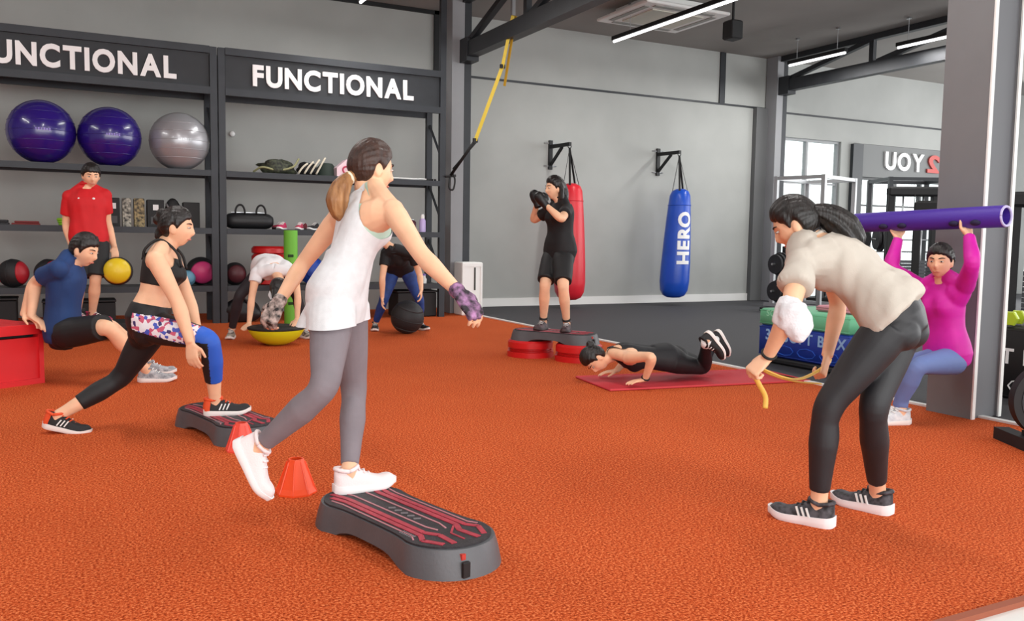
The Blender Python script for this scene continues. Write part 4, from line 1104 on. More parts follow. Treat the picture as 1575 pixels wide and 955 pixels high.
def shoe(parent, org, ank, d, up, k, m_up, m_sole, name='shoe', drop=.078, heel_h=.098, sole_h=.032, m_acc=None, stripes=None, lace=None, L=.255, tongue=True, collar=None):
    d = unit(d); up = A(up); up = unit(up-d*(up @ d)); x = np.cross(d, up); R = np.stack([x, d, up], 1)
    c = ank-up*drop*k-org
    u, s = shoe_geo(L*k, .092*k, heel_h*k, sole_h*k)
    def put(g, nm, m, par, **kw):
        h = G(); h.add(np.concatenate(g.v) @ R.T+c, g.f, 0); return h.build(nm, m, par, **kw)
    o = put(u, name, m_up, parent, auto=55)
    put(s, 'sole', m_sole, o, auto=40)
    lm = lace or M_white
    for q in range(4):
        g = G(); y = (.035+.021*q)*k; z = (heel_h-.004-.0125*q)*k
        g.tube([(-.024*k, y, z-.004*k), (0, y+.006*k, z+.004*k), (.024*k, y, z-.004*k)], .0042*k, 6); put(g, 'lace', lm, o, smooth=True)
    if collar is not False:
        g = G(); g.tube([(.035*k*math.cos(a), (-.012+.046*math.sin(a))*k, (heel_h-.006+.012*math.sin(a)*(1 if math.sin(a) > 0 else -.6))*k) for a in np.linspace(0, 2*math.pi, 21)], .0085*k, 8); put(g, 'collar', collar or m_up, o, smooth=True)
    if m_acc is not None:
        g = G(); rr = []
        for a in np.linspace(math.pi*1.05, math.pi*1.95, 9):
            rr.append((math.cos(a)*.039*k, (-.028+math.sin(a)*.040)*k))
        rings = [[(p[0]*s1, p[1]*s1, z*k) for p in rr]+[(p[0]*s1*.8, p[1]*s1*.8, z*k) for p in rr[::-1]] for z, s1 in ((.03, 1.02), (.06, 1.0), (.09, .9))]
        g.loft(rings); put(g, 'heel_counter', m_acc, o, auto=40)
    if stripes:
        for sd in (-1, 1):
            for q in range(3):
                g = G(); y = (.03+.020*q)*k
                g.bar((sd*.0445*k, y-.010*k, .036*k), (sd*.036*k, y+.006*k, .070*k), .006*k, .009*k, (sd, 0, 0)); put(g, 'stripe', stripes, o)
    return o
def cut_arm(b, sd, a_off, side_t, side_w, a_t=1.0):
    """plane removing the garment outside the arm hole on one side"""
    q = 1 if sd == 'R' else -1
    c1, r1, f1, u1 = b.spine(a_t); c2, r2, f2, u2 = b.spine(side_t)
    a = c1+r1*q*a_off; p = c2+r2*q*side_w; v = unit(p-a); n = unit(np.cross(f1, v)*1.0)
    if n @ (r1*q) < 0: n = -n
    return (p, n)
def person(b, P, label, skin=SKIN, gloves=None, shod=True, voxel=.006, hands=True, male=False, thumbs=.5):
    """the body: torso, limbs, neck, head with face, ears and hands as one continuous surface"""
    J = b.J; k = b.k; r, f, u = hframe(P['look'], P['hup']); hc = J['head']; hk = k*.97*(1.04 if b.male else 1)
    org = A((J['pel'][0], J['pel'][1], P.get('z0', 0.0)))
    gs = [b.torso(), b.glutes(), b.traps(), b.arm('R'), b.arm('L'), b.leg('R'), b.leg('L'), b.calf('R'), b.calf('L'), b.neck(hc, f, u),
          head_geo(hc, r, f, u, hk), ears(hc, r, f, u, hk)]
    for sd in 'RL':
        hd = P['hand'+sd]
        gs.append(hand_geo(J['wr'+sd], hd[0], hd[1], sd == 'R', k*(1.08 if b.male else 1), curl=hd[2], thumb=hd[3] if len(hd) > 3 else .4))
        # foot inside the shoe
        fd = P['foot'+sd]; an = J['an'+sd]; d = unit(fd[0]); up = A(fd[1]); up = unit(up-d*(up @ d))
        g = G(); g.tube([an+up*.01*k, an-up*.03*k+d*.005*k, an-up*.045*k+d*.09*k, an-up*.052*k+d*.15*k], [.034*k, .036*k, .026*k, .016*k], 14); gs.append(g)
    me = finalize(gs, voxel, 3, skin, 'person')
    o = addmesh('person', me, None, org); o.location = Vector(org)
    tag(o, label, 'person')
    face_parts(o, hc, r, f, u, hk, org)
    return o, org, (hc, r, f, u, hk)
POSES = {'main': {'pel': [0.9861, 3.4842, 0.8883], 'neck': [1.123, 3.498, 1.3081], 'head': [1.1433, 3.5444, 1.4354], 'shR': [1.1569, 3.318, 1.2566], 'shL': [1.0339, 3.6715, 1.2277], 'hipR': [0.9428, 3.4259, 0.8721], 'hipL': [1.0293, 3.5385, 0.8618], 'elR': [1.1987, 3.1069, 1.0851], 'wrR': [1.2752, 2.9188, 0.9512], 'elL': [0.9081, 3.8043, 1.022], 'wrL': [0.7768, 3.6689, 0.8684], 'knR': [0.8503, 3.2008, 0.5751], 'anR': [0.6389, 3.3899, 0.3282], 'knL': [1.0818, 3.5918, 0.4852], 'anL': [1.0039, 3.4059, 0.183]}, 'lunge': {'pel': [0.406, 5.4041, 0.6365], 'neck': [0.4989, 5.4185, 1.0625], 'head': [0.5626, 5.3975, 1.1882], 'shR': [0.434, 5.2433, 1.003], 'shL': [0.5415, 5.5729, 1.0173], 'hipR': [0.399, 5.3162, 0.6224], 'hipL': [0.4324, 5.4779, 0.6057], 'elR': [0.5369, 5.1487, 0.7659], 'wrR': [0.588, 5.0553, 0.5472], 'elL': [0.6376, 5.5436, 0.759], 'wrL': [0.6752, 5.4204, 0.5527], 'knR': [0.6989, 5.0842, 0.5615], 'anR': [0.7355, 5.1991, 0.183], 'knL': [0.2572, 5.6026, 0.2876], 'anL': [-0.0836, 5.561, 0.095]}, 'dip': {'pel': [-0.0515, 7.4534, 0.39], 'neck': [0.0057, 7.4169, 0.9206], 'head': [0.1051, 7.3748, 1.0162], 'shR': [-0.0731, 7.2616, 0.8771], 'shL': [0.0232, 7.6075, 0.8842], 'hipR': [-0.0512, 7.3398, 0.3818], 'hipL': [-0.0073, 7.5193, 0.3715], 'elR': [-0.2353, 7.4892, 0.7702], 'wrR': [-0.2652, 7.4084, 0.5201], 'elL': [-0.2354, 7.4992, 0.7795], 'wrL': [-0.3146, 7.4746, 0.5256], 'knR': [0.2436, 7.0544, 0.4592], 'anR': [0.5196, 7.2249, 0.0848], 'knL': [0.2895, 7.8121, 0.3952], 'anL': [0.5564, 7.5972, 0.0848]}, 'red': {'pel': [0.1946, 10.379, 1.0807], 'neck': [0.1888, 10.4316, 1.617], 'head': [0.2287, 10.3794, 1.7613], 'shR': [0.0186, 10.4429, 1.528], 'shL': [0.3513, 10.41, 1.5526], 'hipR': [0.1186, 10.3914, 1.0379], 'hipL': [0.2759, 10.3793, 1.0468], 'elR': [-0.0195, 10.5029, 1.2373], 'wrR': [0.0246, 10.3763, 1.0093], 'elL': [0.3789, 10.4642, 1.2596], 'wrL': [0.4443, 10.4576, 0.9982], 'knR': [0.0894, 10.2271, 0.6551], 'anR': [0.063, 10.365, 0.2748], 'knL': [0.2445, 10.2225, 0.6611], 'anL': [0.208, 10.369, 0.2748]}, 'bosu': {'pel': [1.9914, 9.9384, 0.7864], 'neck': [1.9677, 9.4773, 0.7891], 'head': [1.977, 9.2987, 0.6162], 'shR': [1.7861, 9.5325, 0.7455], 'shL': [2.1475, 9.3492, 0.7656], 'hipR': [1.9251, 9.9683, 0.7414], 'hipL': [2.0687, 9.8949, 0.7439], 'elR': [1.7244, 9.4697, 0.4775], 'wrR': [1.6911, 9.4489, 0.2083], 'elL': [2.158, 9.2211, 0.5145], 'wrL': [2.1447, 9.1995, 0.2594], 'knR': [1.6573, 9.8262, 0.4904], 'anR': [1.5967, 9.988, 0.0799], 'knL': [2.2394, 9.6298, 0.5083], 'anL': [2.3531, 9.7482, 0.0799]}, 'blue': {'pel': [3.6155, 10.1201, 0.7772], 'neck': [3.4066, 9.7185, 1.0063], 'head': [3.2219, 9.6917, 1.1563], 'shR': [3.3228, 9.7774, 0.9358], 'shL': [3.6168, 9.6286, 0.956], 'hipR': [3.5433, 10.1533, 0.7361], 'hipL': [3.7001, 10.0732, 0.7388], 'elR': [3.2631, 9.7164, 0.6705], 'wrR': [3.2877, 9.7876, 0.4361], 'elL': [3.7177, 9.6741, 0.7003], 'wrL': [3.6658, 9.4938, 0.5409], 'knR': [3.4008, 10.0747, 0.383], 'anR': [3.3601, 10.2758, 0.079], 'knL': [3.8416, 9.9912, 0.3806], 'anL': [3.9063, 10.1766, 0.079]}, 'boxer': {'pel': [4.2993, 7.3916, 1.0288], 'neck': [4.3236, 7.4015, 1.5135], 'head': [4.2544, 7.4272, 1.6513], 'shL': [4.2905, 7.243, 1.4453], 'shR': [4.3057, 7.5742, 1.4535], 'hipL': [4.2919, 7.3018, 0.9926], 'hipR': [4.2712, 7.4699, 0.9884], 'elL': [4.1232, 7.0522, 1.3389], 'wrL': [4.0346, 7.224, 1.4865], 'elR': [4.2298, 7.8122, 1.3381], 'wrR': [4.1847, 7.6534, 1.5166], 'knL': [4.1627, 7.0708, 0.7145], 'anL': [4.2834, 7.1885, 0.343], 'knR': [4.0804, 7.2771, 0.7166], 'anR': [4.1508, 7.4166, 0.343]}, 'pushup': {'pel': [4.3822, 5.6929, 0.1876], 'neck': [3.914, 5.7805, 0.2471], 'head': [3.7525, 5.8363, 0.2002], 'shL': [3.8941, 5.5867, 0.2361], 'shR': [4.0345, 5.921, 0.2402], 'hipL': [4.3263, 5.6192, 0.1787], 'hipR': [4.4512, 5.7487, 0.1987], 'elL': [3.9331, 5.3176, 0.2789], 'wrL': [3.963, 5.45, 0.0771], 'elR': [4.2343, 6.0838, 0.1438], 'wrR': [4.0389, 5.9584, 0.0716], 'knL': [4.7025, 5.6329, 0.1028], 'anL': [4.5253, 5.4154, 0.3532], 'knR': [4.8161, 5.8218, 0.104], 'anR': [5.1013, 5.9827, 0.2889]}, 'grey': {'pel': [2.9858, 2.4111, 0.8515], 'neck': [2.8131, 2.6845, 1.1445], 'head': [2.7567, 2.744, 1.2314], 'shL': [2.6519, 2.6026, 1.0726], 'shR': [2.9715, 2.7824, 1.1305], 'hipL': [2.8987, 2.3628, 0.8219], 'hipR': [3.0724, 2.4543, 0.8235], 'elL': [2.4864, 2.4895, 0.879], 'wrL': [2.5225, 2.6368, 0.685], 'elR': [3.0809, 2.7871, 0.8743], 'wrR': [2.9782, 2.7463, 0.6543], 'knL': [2.703, 2.4871, 0.4893], 'anL': [2.7129, 2.5104, 0.079], 'knR': [2.8772, 2.4062, 0.4907], 'anR': [3.0819, 2.5287, 0.079]}, 'pink': {'pel': [5.1345, 3.7291, 0.4327], 'neck': [5.0948, 3.7488, 0.9124], 'head': [5.0394, 3.7447, 1.0485], 'shR': [5.1014, 3.921, 0.8598], 'shL': [5.068, 3.5807, 0.8964], 'hipR': [5.1632, 3.8004, 0.3873], 'hipL': [5.1325, 3.6602, 0.4073], 'elR': [4.8795, 3.9964, 0.9974], 'wrR': [5.0034, 4.0423, 1.1979], 'elL': [4.907, 3.4244, 1.0498], 'wrL': [5.0285, 3.5463, 1.2173], 'knR': [4.7849, 3.7765, 0.3756], 'anR': [4.7491, 3.7492, 0.077], 'knL': [4.7538, 3.6474, 0.3951], 'anL': [4.7542, 3.7928, 0.077]}}
VECS = {'main': {'look': [0.9818, 0.1632, -0.0968], 'hup': [0.1522, 0.0692, 0.9859], 'handR': [[0.5248, -0.3965, -0.7532], [-0.1398, 0.8124, -0.5661], 0.35, 0.4], 'handL': [[-0.4703, 0.0459, -0.8813], [0.6603, 0.7301, -0.1761], 0.55, 0.5], 'footR': [[0.3846, -0.2235, -0.8956], [0.8138, -0.3759, 0.4432]], 'footL': [[0.9982, 0.0605, 0.0], [0.0, 0.0, 1.0]]}, 'lunge': {'look': [0.9352, -0.3501, -0.0541], 'hup': [0.0, 0.0, 1.0], 'handR': [[0.0658, -0.2377, -0.9691], [0.6357, 0.7713, 0.031], 0.3, 0.3], 'handL': [[0.0658, -0.2377, -0.9691], [-0.4545, -0.887, 0.0821], 0.3, 0.3], 'footR': [[0.9927, -0.1203, 0.0], [0.0, 0.0, 1.0]], 'footL': [[0.9285, -0.2995, -0.2196], [0.0, 0.0, 1.0]]}, 'dip': {'look': [0.7784, -0.5621, -0.2794], 'hup': [0.0, 0.0, 1.0], 'handR': [[0.7106, -0.5291, -0.4637], [-0.0995, 0.0, -0.995], 0.25, 0.2], 'handL': [[0.7603, -0.5443, -0.3544], [-0.0995, 0.0, -0.995], 0.25, 0.2], 'footR': [[0.9762, -0.2169, 0.0], [0.0, 0.0, 1.0]], 'footL': [[0.9941, -0.1081, 0.0], [0.0, 0.0, 1.0]]}, 'red': {'look': [0.1464, -0.9655, -0.2153], 'hup': [0.0, 0.0, 1.0], 'handR': [[0.0666, -0.1257, -0.9898], [0.9623, -0.2721, -0.0013], 0.3, 0.3], 'handL': [[0.0434, -0.1705, -0.9844], [-0.3931, 0.9172, -0.0642], 0.35, 0.3], 'footR': [[0.7557, -0.6549, 0.0], [0.0, 0.0, 1.0]], 'footL': [[0.8619, -0.507, 0.0], [0.0, 0.0, 1.0]]}, 'bosu': {'look': [0.3409, 0.6446, -0.6843], 'hup': [-0.2228, -0.5708, -0.7903], 'handR': [[-0.5574, -0.7913, -0.2513], [0.0, 0.0, -1.0], 0.1, 0.2], 'handL': [[-0.3513, -0.9025, -0.2492], [0.0, 0.0, -1.0], 0.1, 0.2], 'footR': [[-0.3011, -0.9536, 0.0], [0.0, 0.0, 1.0]], 'footL': [[0.206, -0.9785, 0.0], [0.0, 0.0, 1.0]]}, 'blue': {'look': [-0.4914, -0.532, -0.6896], 'hup': [-0.3958, -0.7576, 0.5191], 'handR': [[-0.0691, -0.1678, -0.9834], [0.8904, -0.4548, 0.0151], 0.3, 0.3], 'handL': [[-0.0691, -0.1678, -0.9834], [-0.8904, 0.4548, -0.0151], 0.3, 0.3], 'footR': [[-0.3522, -0.9359, 0.0], [0.0, 0.0, 1.0]], 'footL': [[0.2545, -0.9671, 0.0], [0.0, 0.0, 1.0]]}, 'boxer': {'look': [-0.9995, 0.0251, -0.0191], 'hup': [0.0, 0.0, 1.0], 'handR': [[-0.1759, 0.3032, 0.9365], [-0.6912, -0.7189, 0.0743], 1.0, 0.9], 'handL': [[-0.4558, 0.4264, 0.7813], [0.1794, 0.9803, -0.083], 1.0, 0.9], 'footR': [[-0.7828, -0.6222, 0.0], [0.0, 0.0, 1.0]], 'footL': [[-0.6222, -0.7828, 0.0], [0.0, 0.0, 1.0]]}, 'pushup': {'look': [-0.3921, -0.1333, -0.9102], 'hup': [-0.8696, 0.3632, 0.3346], 'handR': [[-0.9288, 0.3467, -0.1306], [0.0, 0.0, -1.0], 0.12, 0.2], 'handL': [[-0.9834, 0.1578, -0.0893], [0.0, 0.0, -1.0], 0.12, 0.2], 'footR': [[0.4403, -0.1902, -0.8774], [-0.8892, -0.0056, -0.4575]], 'footL': [[0.4847, -0.3236, -0.8126], [-0.8553, -0.0345, -0.5169]]}, 'grey': {'look': [-0.524, 0.7076, -0.4741], 'hup': [-0.1927, 0.1879, 0.9631], 'handR': [[-0.3508, -0.142, -0.9256], [-0.5142, 0.8558, -0.0563], 0.9, 0.8], 'handL': [[-0.6904, 0.2925, -0.6617], [0.7096, 0.1812, -0.6809], 0.95, 0.8], 'footR': [[-0.2614, 0.9652, 0.0], [0.0, 0.0, 1.0]], 'footL': [[-0.4229, 0.9062, 0.0], [0.0, 0.0, 1.0]]}, 'pink': {'look': [-0.9296, -0.3654, -0.049], 'hup': [0.0, 0.0, 1.0], 'handR': [[0.1722, 0.6053, 0.7772], [-0.2459, -0.6863, 0.6845], 0.75, 0.5], 'handL': [[0.3209, 0.5325, 0.7832], [-0.2459, -0.6863, 0.6845], 0.75, 0.5], 'footR': [[-0.9346, 0.3556, 0.0], [0.0, 0.0, 1.0]], 'footL': [[-0.9671, 0.2545, 0.0], [0.0, 0.0, 1.0]]}}
PTS = {'band_tail': [[2.5217, 2.6979, 0.65], [2.4995, 2.6832, 0.6127], [2.5175, 2.6699, 0.5677], [2.5449, 2.6625, 0.5182], [2.5437, 2.6586, 0.4701]], 'band_loop': [[2.5215, 2.6974, 0.6447], [2.5737, 2.6797, 0.6198], [2.6503, 2.6717, 0.5919], [2.7507, 2.6863, 0.5754], [2.8665, 2.7183, 0.5863], [3.0006, 2.765, 0.6157], [3.0427, 2.7902, 0.6337]], 'band_loop2': [[2.5426, 2.708, 0.6312], [2.6286, 2.7055, 0.5937], [2.758, 2.7038, 0.561], [2.911, 2.7138, 0.5414]], 'redball': [0.4603, 10.2116, 0.7439]}
def leggings(b, u1, m, org, par, inf=.005, t1=.26, voxel=.006, name='leggings', fn=None, sm=3):
    gs = [b.torso(-.24, t1, inf), b.glutes(inf), b.leg('R', 0, u1, inf), b.leg('L', 0, u1, inf)]
    if u1 > 1.6: gs += [b.calf('R', inf), b.calf('L', inf)]
    me = finalize(gs, voxel, sm, m, name, .0015, 14)
    if fn:
        cs = np.empty(len(me.polygons)*3); me.polygons.foreach_get('center', cs); cs = cs.reshape(-1, 3)
        me.polygons.foreach_set('material_index', [fn(c) for c in cs])
    return addmesh(name, me, par, org)
def shorts(b, u1, m, org, par, inf=.018, flare=.02, voxel=.008, t1=.22):
    f_ = lambda u: inf+flare*u
    gs = [b.torso(-.24, t1, inf*.6), b.glutes(inf), b.leg('R', 0, u1, f_), b.leg('L', 0, u1, f_)]
    return addmesh('shorts', finalize(gs, voxel, 3, m, 'shorts', .006, 9), par, org)
def tee(b, m, org, par, su=.5, inf=.014, hem=.02, t0=-.12, t1=.985, voxel=.007, wr=.008, name='shirt', sinf=.018, wd=None, cuff=None, collar=True):
    F_ = lambda t: inf+(hem*max(0, .45-t) if t < .45 else 0)
    S_ = cuff or (lambda u: sinf*(.6+.6*min(1, u*2)))
    gs = [b.torso(t0, t1, F_), b.traps(inf*.8), b.arm('R', 0, su, S_), b.arm('L', 0, su, S_)]
    me = finalize(gs, voxel, 4, m, name, wr, 8, wdir=wd)
    sh = addmesh(name, me, par, org)
    if collar:
        c1, r1, f1, u1 = b.spine(1.0); ring_on(c1+u1*.034+f1*.004, u1-f1*.25, (.069 if b.male else .061)*b.k, .010, 'collar', m, sh, org)
    return sh
def hairmesh(gs, m, par, org, voxel=.006, sm=2, name='hair'):
    return addmesh(name, finalize(gs, voxel, sm, m, name), par, org)
def buildg(g, nm, m, par, org, **kw):
    h = G(); h.add(np.concatenate(g.v)-org, g.f); return h.build(nm, m, par, **kw)
def ring_on(p, d, r, w, nm, m, par, org):
    d = unit(d); x = unit(np.cross(d, (.3, .5, .8))); y = np.cross(d, x)
    g = G(); g.tube([p+r*(math.cos(a)*x+math.sin(a)*y) for a in np.linspace(0, 2*math.pi, 25)], w, 8); return buildg(g, nm, m, par, org, smooth=True)
SHIN = lambda b, sd: unit(b.J['kn'+sd]-b.J['an'+sd])

# --- woman in white tank top balancing on the step
J, P = POSES['main'], VECS['main']
b = Body(J, 1.60, bow=.012, fat=.90, leg=.98, arm=.96)
o, org, (hc, r, f, u, hk) = person(b, P, 'woman in white tank top and grey leggings balancing on one leg', voxel=.0055)
leggings(b, 1.9, mat('grey_leggings', (126, 118, 124), .7, var=.05, vscale=12, bump=.08, bscale=300), org, o, voxel=.0055)
M_mint = mat('mint_fabric', (186, 214, 198), .7)
bra = finalize([b.torso(.50, .90, .006), b.traps(.004, .6)], .006, 3, M_mint, 'sports_bra', cuts=[cut_arm(b, sd, .05, .74, .16, 1.02) for sd in 'RL']); addmesh('sports_bra', bra, o, org)
M_tank = mat('white_mesh_fabric', (222, 223, 226), .75, var=.04, vscale=30, bump=.12, bscale=260)
def skirt(b, t0, t1, w0, d0, w1, d1, back=.02, n=9, m=40):
    g = G(); R_ = []
    for q in np.linspace(0, 1, n):
        t = t1+(t0-t1)*q; c, r_, f_, u_ = b.spine(t); w = w1+(w0-w1)*q; d = d1+(d0-d1)*q
        R_.append([c-f_*back*q+r_*w*math.cos(a)*(1+.02*math.sin(7*a)*q)+f_*d*math.sin(a)*(1+.03*math.sin(6*a+1)*q) for a in np.arange(m)*2*math.pi/m])
    g.loft(R_); return g
HEMZ = .738; F_ = lambda t: .012+.02*max(0, .6-t)
tank = finalize([b.torso(-.24, 1.03, F_), b.glutes(.016), b.leg('R', 0, .5, .018), b.leg('L', 0, .5, .018), skirt(b, -.40, .42, .150, .128, .124, .10, 0.0), b.traps(.010, .55)], .006, 4, M_tank, 'tank_top', .011, 8, cuts=[cut_arm(b, sd, .036, .66, .135, .99) for sd in 'RL']+[(A((0, 0, HEMZ)), A((.06, .0, -1)))], wdir=b.spine(.5)[3]); addmesh('tank_top', tank, o, org)
cap = hair_cap(hc, r, f, u, hk, .014)
hairmesh([cap], HAIRB, o, org, .005)
tie = hc-f*.098*hk-u*.045*hk
pt = strand_loft([tie+f*.03, tie, tie-f*.035-u*.05, tie-f*.05-u*.11, tie-f*.035-u*.165, tie-f*.015-u*.195], [.018, .022, .040, .046, .032, .006], freq=7, amp=.1)
hairmesh([pt], HAIRG, o, org, .005, 1, 'ponytail')
g = G(); d_ = unit(-f-u*.6)
ring_on(tie-f*.004-u*.008, d_, .021, .008, 'hair_tie', mat('cream_tie', (232, 220, 196), .7), o, org)
M_glove = mat('glove_print', (24, 20, 22), .6, rgb2=(206, 186, 178), vscale=42)
M_glove2 = mat('glove_purple', (30, 20, 30), .6, rgb2=(180, 130, 176), vscale=30)
for sd, mm in (('L', M_glove), ('R', M_glove2)):
    hd = P['hand'+sd]
    gl = finalize([hand_geo(b.J['wr'+sd], hd[0], hd[1], sd == 'R', b.k, curl=hd[2], thumb=hd[3], upto=.42, inf=.0035), b.arm(sd, 1.88, 2.0, .006, 6)], .0045, 2, mm, 'glove'); addmesh('glove', gl, o, org)
M_pshoe = mat('pale_pink_knit', (240, 224, 224), .7, bump=.2, bscale=200); M_psole = mat('white_rubber', (242, 240, 240), .5)
for sd in 'RL':
    shoe(o, org, b.J['an'+sd], P['foot'+sd][0], P['foot'+sd][1], b.k*1.02, M_pshoe, M_psole, lace=M_pshoe)

# --- lunging woman
J, P = POSES['lunge'], VECS['lunge']
b = Body(J, 1.60, bow=.0, fat=1.04, arm=1.08, leg=1.05)
o, org, (hc, r, f, u, hk) = person(b, P, 'woman in black sports bra lunging on the low step', voxel=.006)
M_lblack = mat('black_leggings', (22, 22, 25), .6, bump=.08, bscale=300)
M_flor = mat('floral_print', (240, 236, 240), .6, rgb2=(96, 60, 150), vscale=38)
def flor():
    nt = M_flor.node_tree; b_ = nt.nodes['Principled BSDF']
    vo = nt.nodes.new('ShaderNodeTexVoronoi'); vo.inputs['Scale'].default_value = 48
    tc = nt.nodes['Texture Coordinate']; nt.links.new(tc.outputs['Object'], vo.inputs['Vector'])
    cr = nt.nodes.new('ShaderNodeValToRGB'); cr.color_ramp.interpolation = 'CONSTANT'
    cr.color_ramp.elements[0].color = (*lin((232, 232, 240)), 1); cr.color_ramp.elements[1].position = .3; cr.color_ramp.elements[1].color = (*lin((200, 90, 120)), 1)
    for p, c in ((.5, (70, 90, 190)), (.68, (238, 230, 236)), (.85, (60, 50, 110))):
        e = cr.color_ramp.elements.new(p); e.color = (*lin(c), 1)
    sp = nt.nodes.new('ShaderNodeSeparateColor'); nt.links.new(vo.outputs['Color'], sp.inputs['Color'])
    nt.links.new(sp.outputs[0], cr.inputs['Fac']); nt.links.new(cr.outputs['Color'], b_.inputs['Base Color'])
flor()
M_lblue = mat('blue_panel', (34, 92, 200), .55)
def lfn(c):
    c = A(c); h_, k_, a_ = b.J['hipR'], b.J['knR'], b.J['anR']
    def pr(p, q):
        d = q-p; t = (c-p) @ d/(d @ d); return t, np.linalg.norm(c-(p+d*min(max(t, 0), 1)))
    t1, d1 = pr(h_, k_); t2, d2 = pr(k_, a_)
    c0, rr, ff, uu = b.spine(0)
    if min(d1, d2) > .13: return 0
    if d1 <= d2:
        ax = unit(k_-h_); q = c-(h_+ax*((c-h_) @ ax)); out = (q @ rr); upw = q[2]
        if t1 > .84: return 2 if upw > -.02 else 0
        if -.15 < t1 <= .84 and out > .02 and upw > -.025-.03*t1 and upw < .075: return 1
    else:
        ax = unit(a_-k_); q = c-(k_+ax*((c-k_) @ ax)); fw = q @ ff
        if fw > -.008: return 2
    return 0
leggings(b, 1.66, [M_lblack, M_flor, M_lblue], org, o, .006, .24, .006, fn=lfn)
M_bra = mat('black_bra', (18, 18, 20), .65)
bra = finalize([b.torso(.50, .90, .008)], .006, 3, M_bra, 'sports_bra', cuts=[cut_arm(b, sd, .045, .70, .15, 1.0) for sd in 'RL']); addmesh('sports_bra', bra, o, org)
for sd, q in (('R', 1), ('L', -1)):
    c9, r9, f9, u9 = b.spine(.80); c1, r1, f1, u1 = b.spine(1.02)
    pts_ = [c9+r9*q*.06-f9*.096, c9+r9*q*.075-f9*.088+u9*.07, c1+r1*q*.075+u1*.036-f1*.02, c9+r9*q*.085+f9*.08+u9*.08, c9+r9*q*.075+f9*.125]
    g = G(); g.tube(crom(pts_, 6), .008, 8); buildg(g, 'bra_strap', M_bra, o, org, smooth=True)
cap = hair_cap(hc, r, f, u, hk, .012); bun = G(); bc = hc-f*.085*hk+u*.075*hk
bun.ball(bc, A((.036, .04, .036)), 16); bun.ball(bc-f*.03-u*.035, A((.025, .03, .03)), 14)
nb = strand_loft([hc-f*.09*hk-u*.02, hc-f*.1*hk-u*.06, hc-f*.085*hk-u*.1], [.03, .026, .006], 16)
hairmesh([cap, bun, nb], HAIR, o, org)
M_oshoe = mat('orange_knit', (232, 84, 40), .65); M_bk = mat('black_knit', (26, 25, 28), .65); M_ws = mat('white_sole', (240, 234, 230), .5)
for sd in 'RL': shoe(o, org, b.J['an'+sd], P['foot'+sd][0], P['foot'+sd][1], b.k, M_bk, M_ws, m_acc=M_oshoe, stripes=M_white, lace=M_oshoe, collar=M_oshoe)

# --- man in navy doing dips
J, P = POSES['dip'], VECS['dip']
b = Body(J, 1.74, True, bow=.02, fat=.92)
o, org, (hc, r, f, u, hk) = person(b, P, 'man in navy t-shirt doing dips on the red box', voxel=.0075)
tee(b, mat('navy_cotton', (22, 56, 108), .75, var=.08, vscale=8, bump=.1, bscale=200), org, o, su=.62, inf=.016, t0=-.16, wr=.012)
shorts(b, .86, mat('black_shorts', (20, 20, 22), .65), org, o)
def short_hair(o, org, hc, r, f, u, hk, m=HAIR, top=.03, front=.05):
    cap = hair_cap(hc, r, f, u, hk, .012, front=front, side=-.02, back=-.07)
    q = [cap]
    g = G()
    for i in range(26):
        a = rng.uniform(-1, 1); l = rng.uniform(-.6, 1)
        p = hc+(r*a*.045+f*l*.055+u*(.098-.02*a*a))*hk; d = unit(u+f*.5*l+r*a*.4)
        g.tube([p-d*.02, p+d*.008, p+d*top+f*.008], [.013, .011, .003], 7)
    q.append(g); hairmesh(q, m, o, org, .006, 1)
short_hair(o, org, hc, r, f, u, hk)
M_gshoe = mat('grey_mesh_shoe', (190, 190, 194), .6, rgb2=(120, 122, 128), vscale=30)
for sd in 'RL': shoe(o, org, b.J['an'+sd], P['foot'+sd][0], P['foot'+sd][1], b.k, M_gshoe, M_ws)
# --- man in red
J, P = POSES['red'], VECS['red']
b = Body(J, 1.74, True, bow=.0)
o, org, (hc, r, f, u, hk) = person(b, dict(P, z0=.19), 'man in red polo shirt standing by the shelf', voxel=.0085)
ts = tee(b, mat('red_cotton', (206, 16, 26), .7, var=.05, vscale=8), org, o, su=.66, inf=.02, t0=-.18, wr=.012, voxel=.0085)
c9, r9, f9, u9 = b.spine(.78)
for q in (-1, 1):
    g = G(); g.ball(c9+r9*q*.07+f9*(.138)+u9*.0, (.014, .008, .012), 10); buildg(g, 'shirt_logo', M_white2, ts, org, smooth=True)
shorts(b, .92, MATS['black_shorts'], org, o, .028, .03)
short_hair(o, org, hc, r, f, u, hk, front=.045)
M_ps = mat('pink_black_shoe', (40, 26, 34), .6, rgb2=(200, 60, 100), vscale=16)
for sd in 'RL': shoe(o, org, b.J['an'+sd], P['foot'+sd][0], P['foot'+sd][1], b.k, M_ps, mat('pink_sole', (206, 90, 120), .6))
bc = A(PTS['redball'])
medball('medicine_ball', tuple(bc-A((0, 0, .15))), .15, 'yellow faced medicine ball held by the man in red', M_blackrub, mat('yellow_vinyl', (232, 202, 40), .4), (-.15, -1, .1), cap=.38)
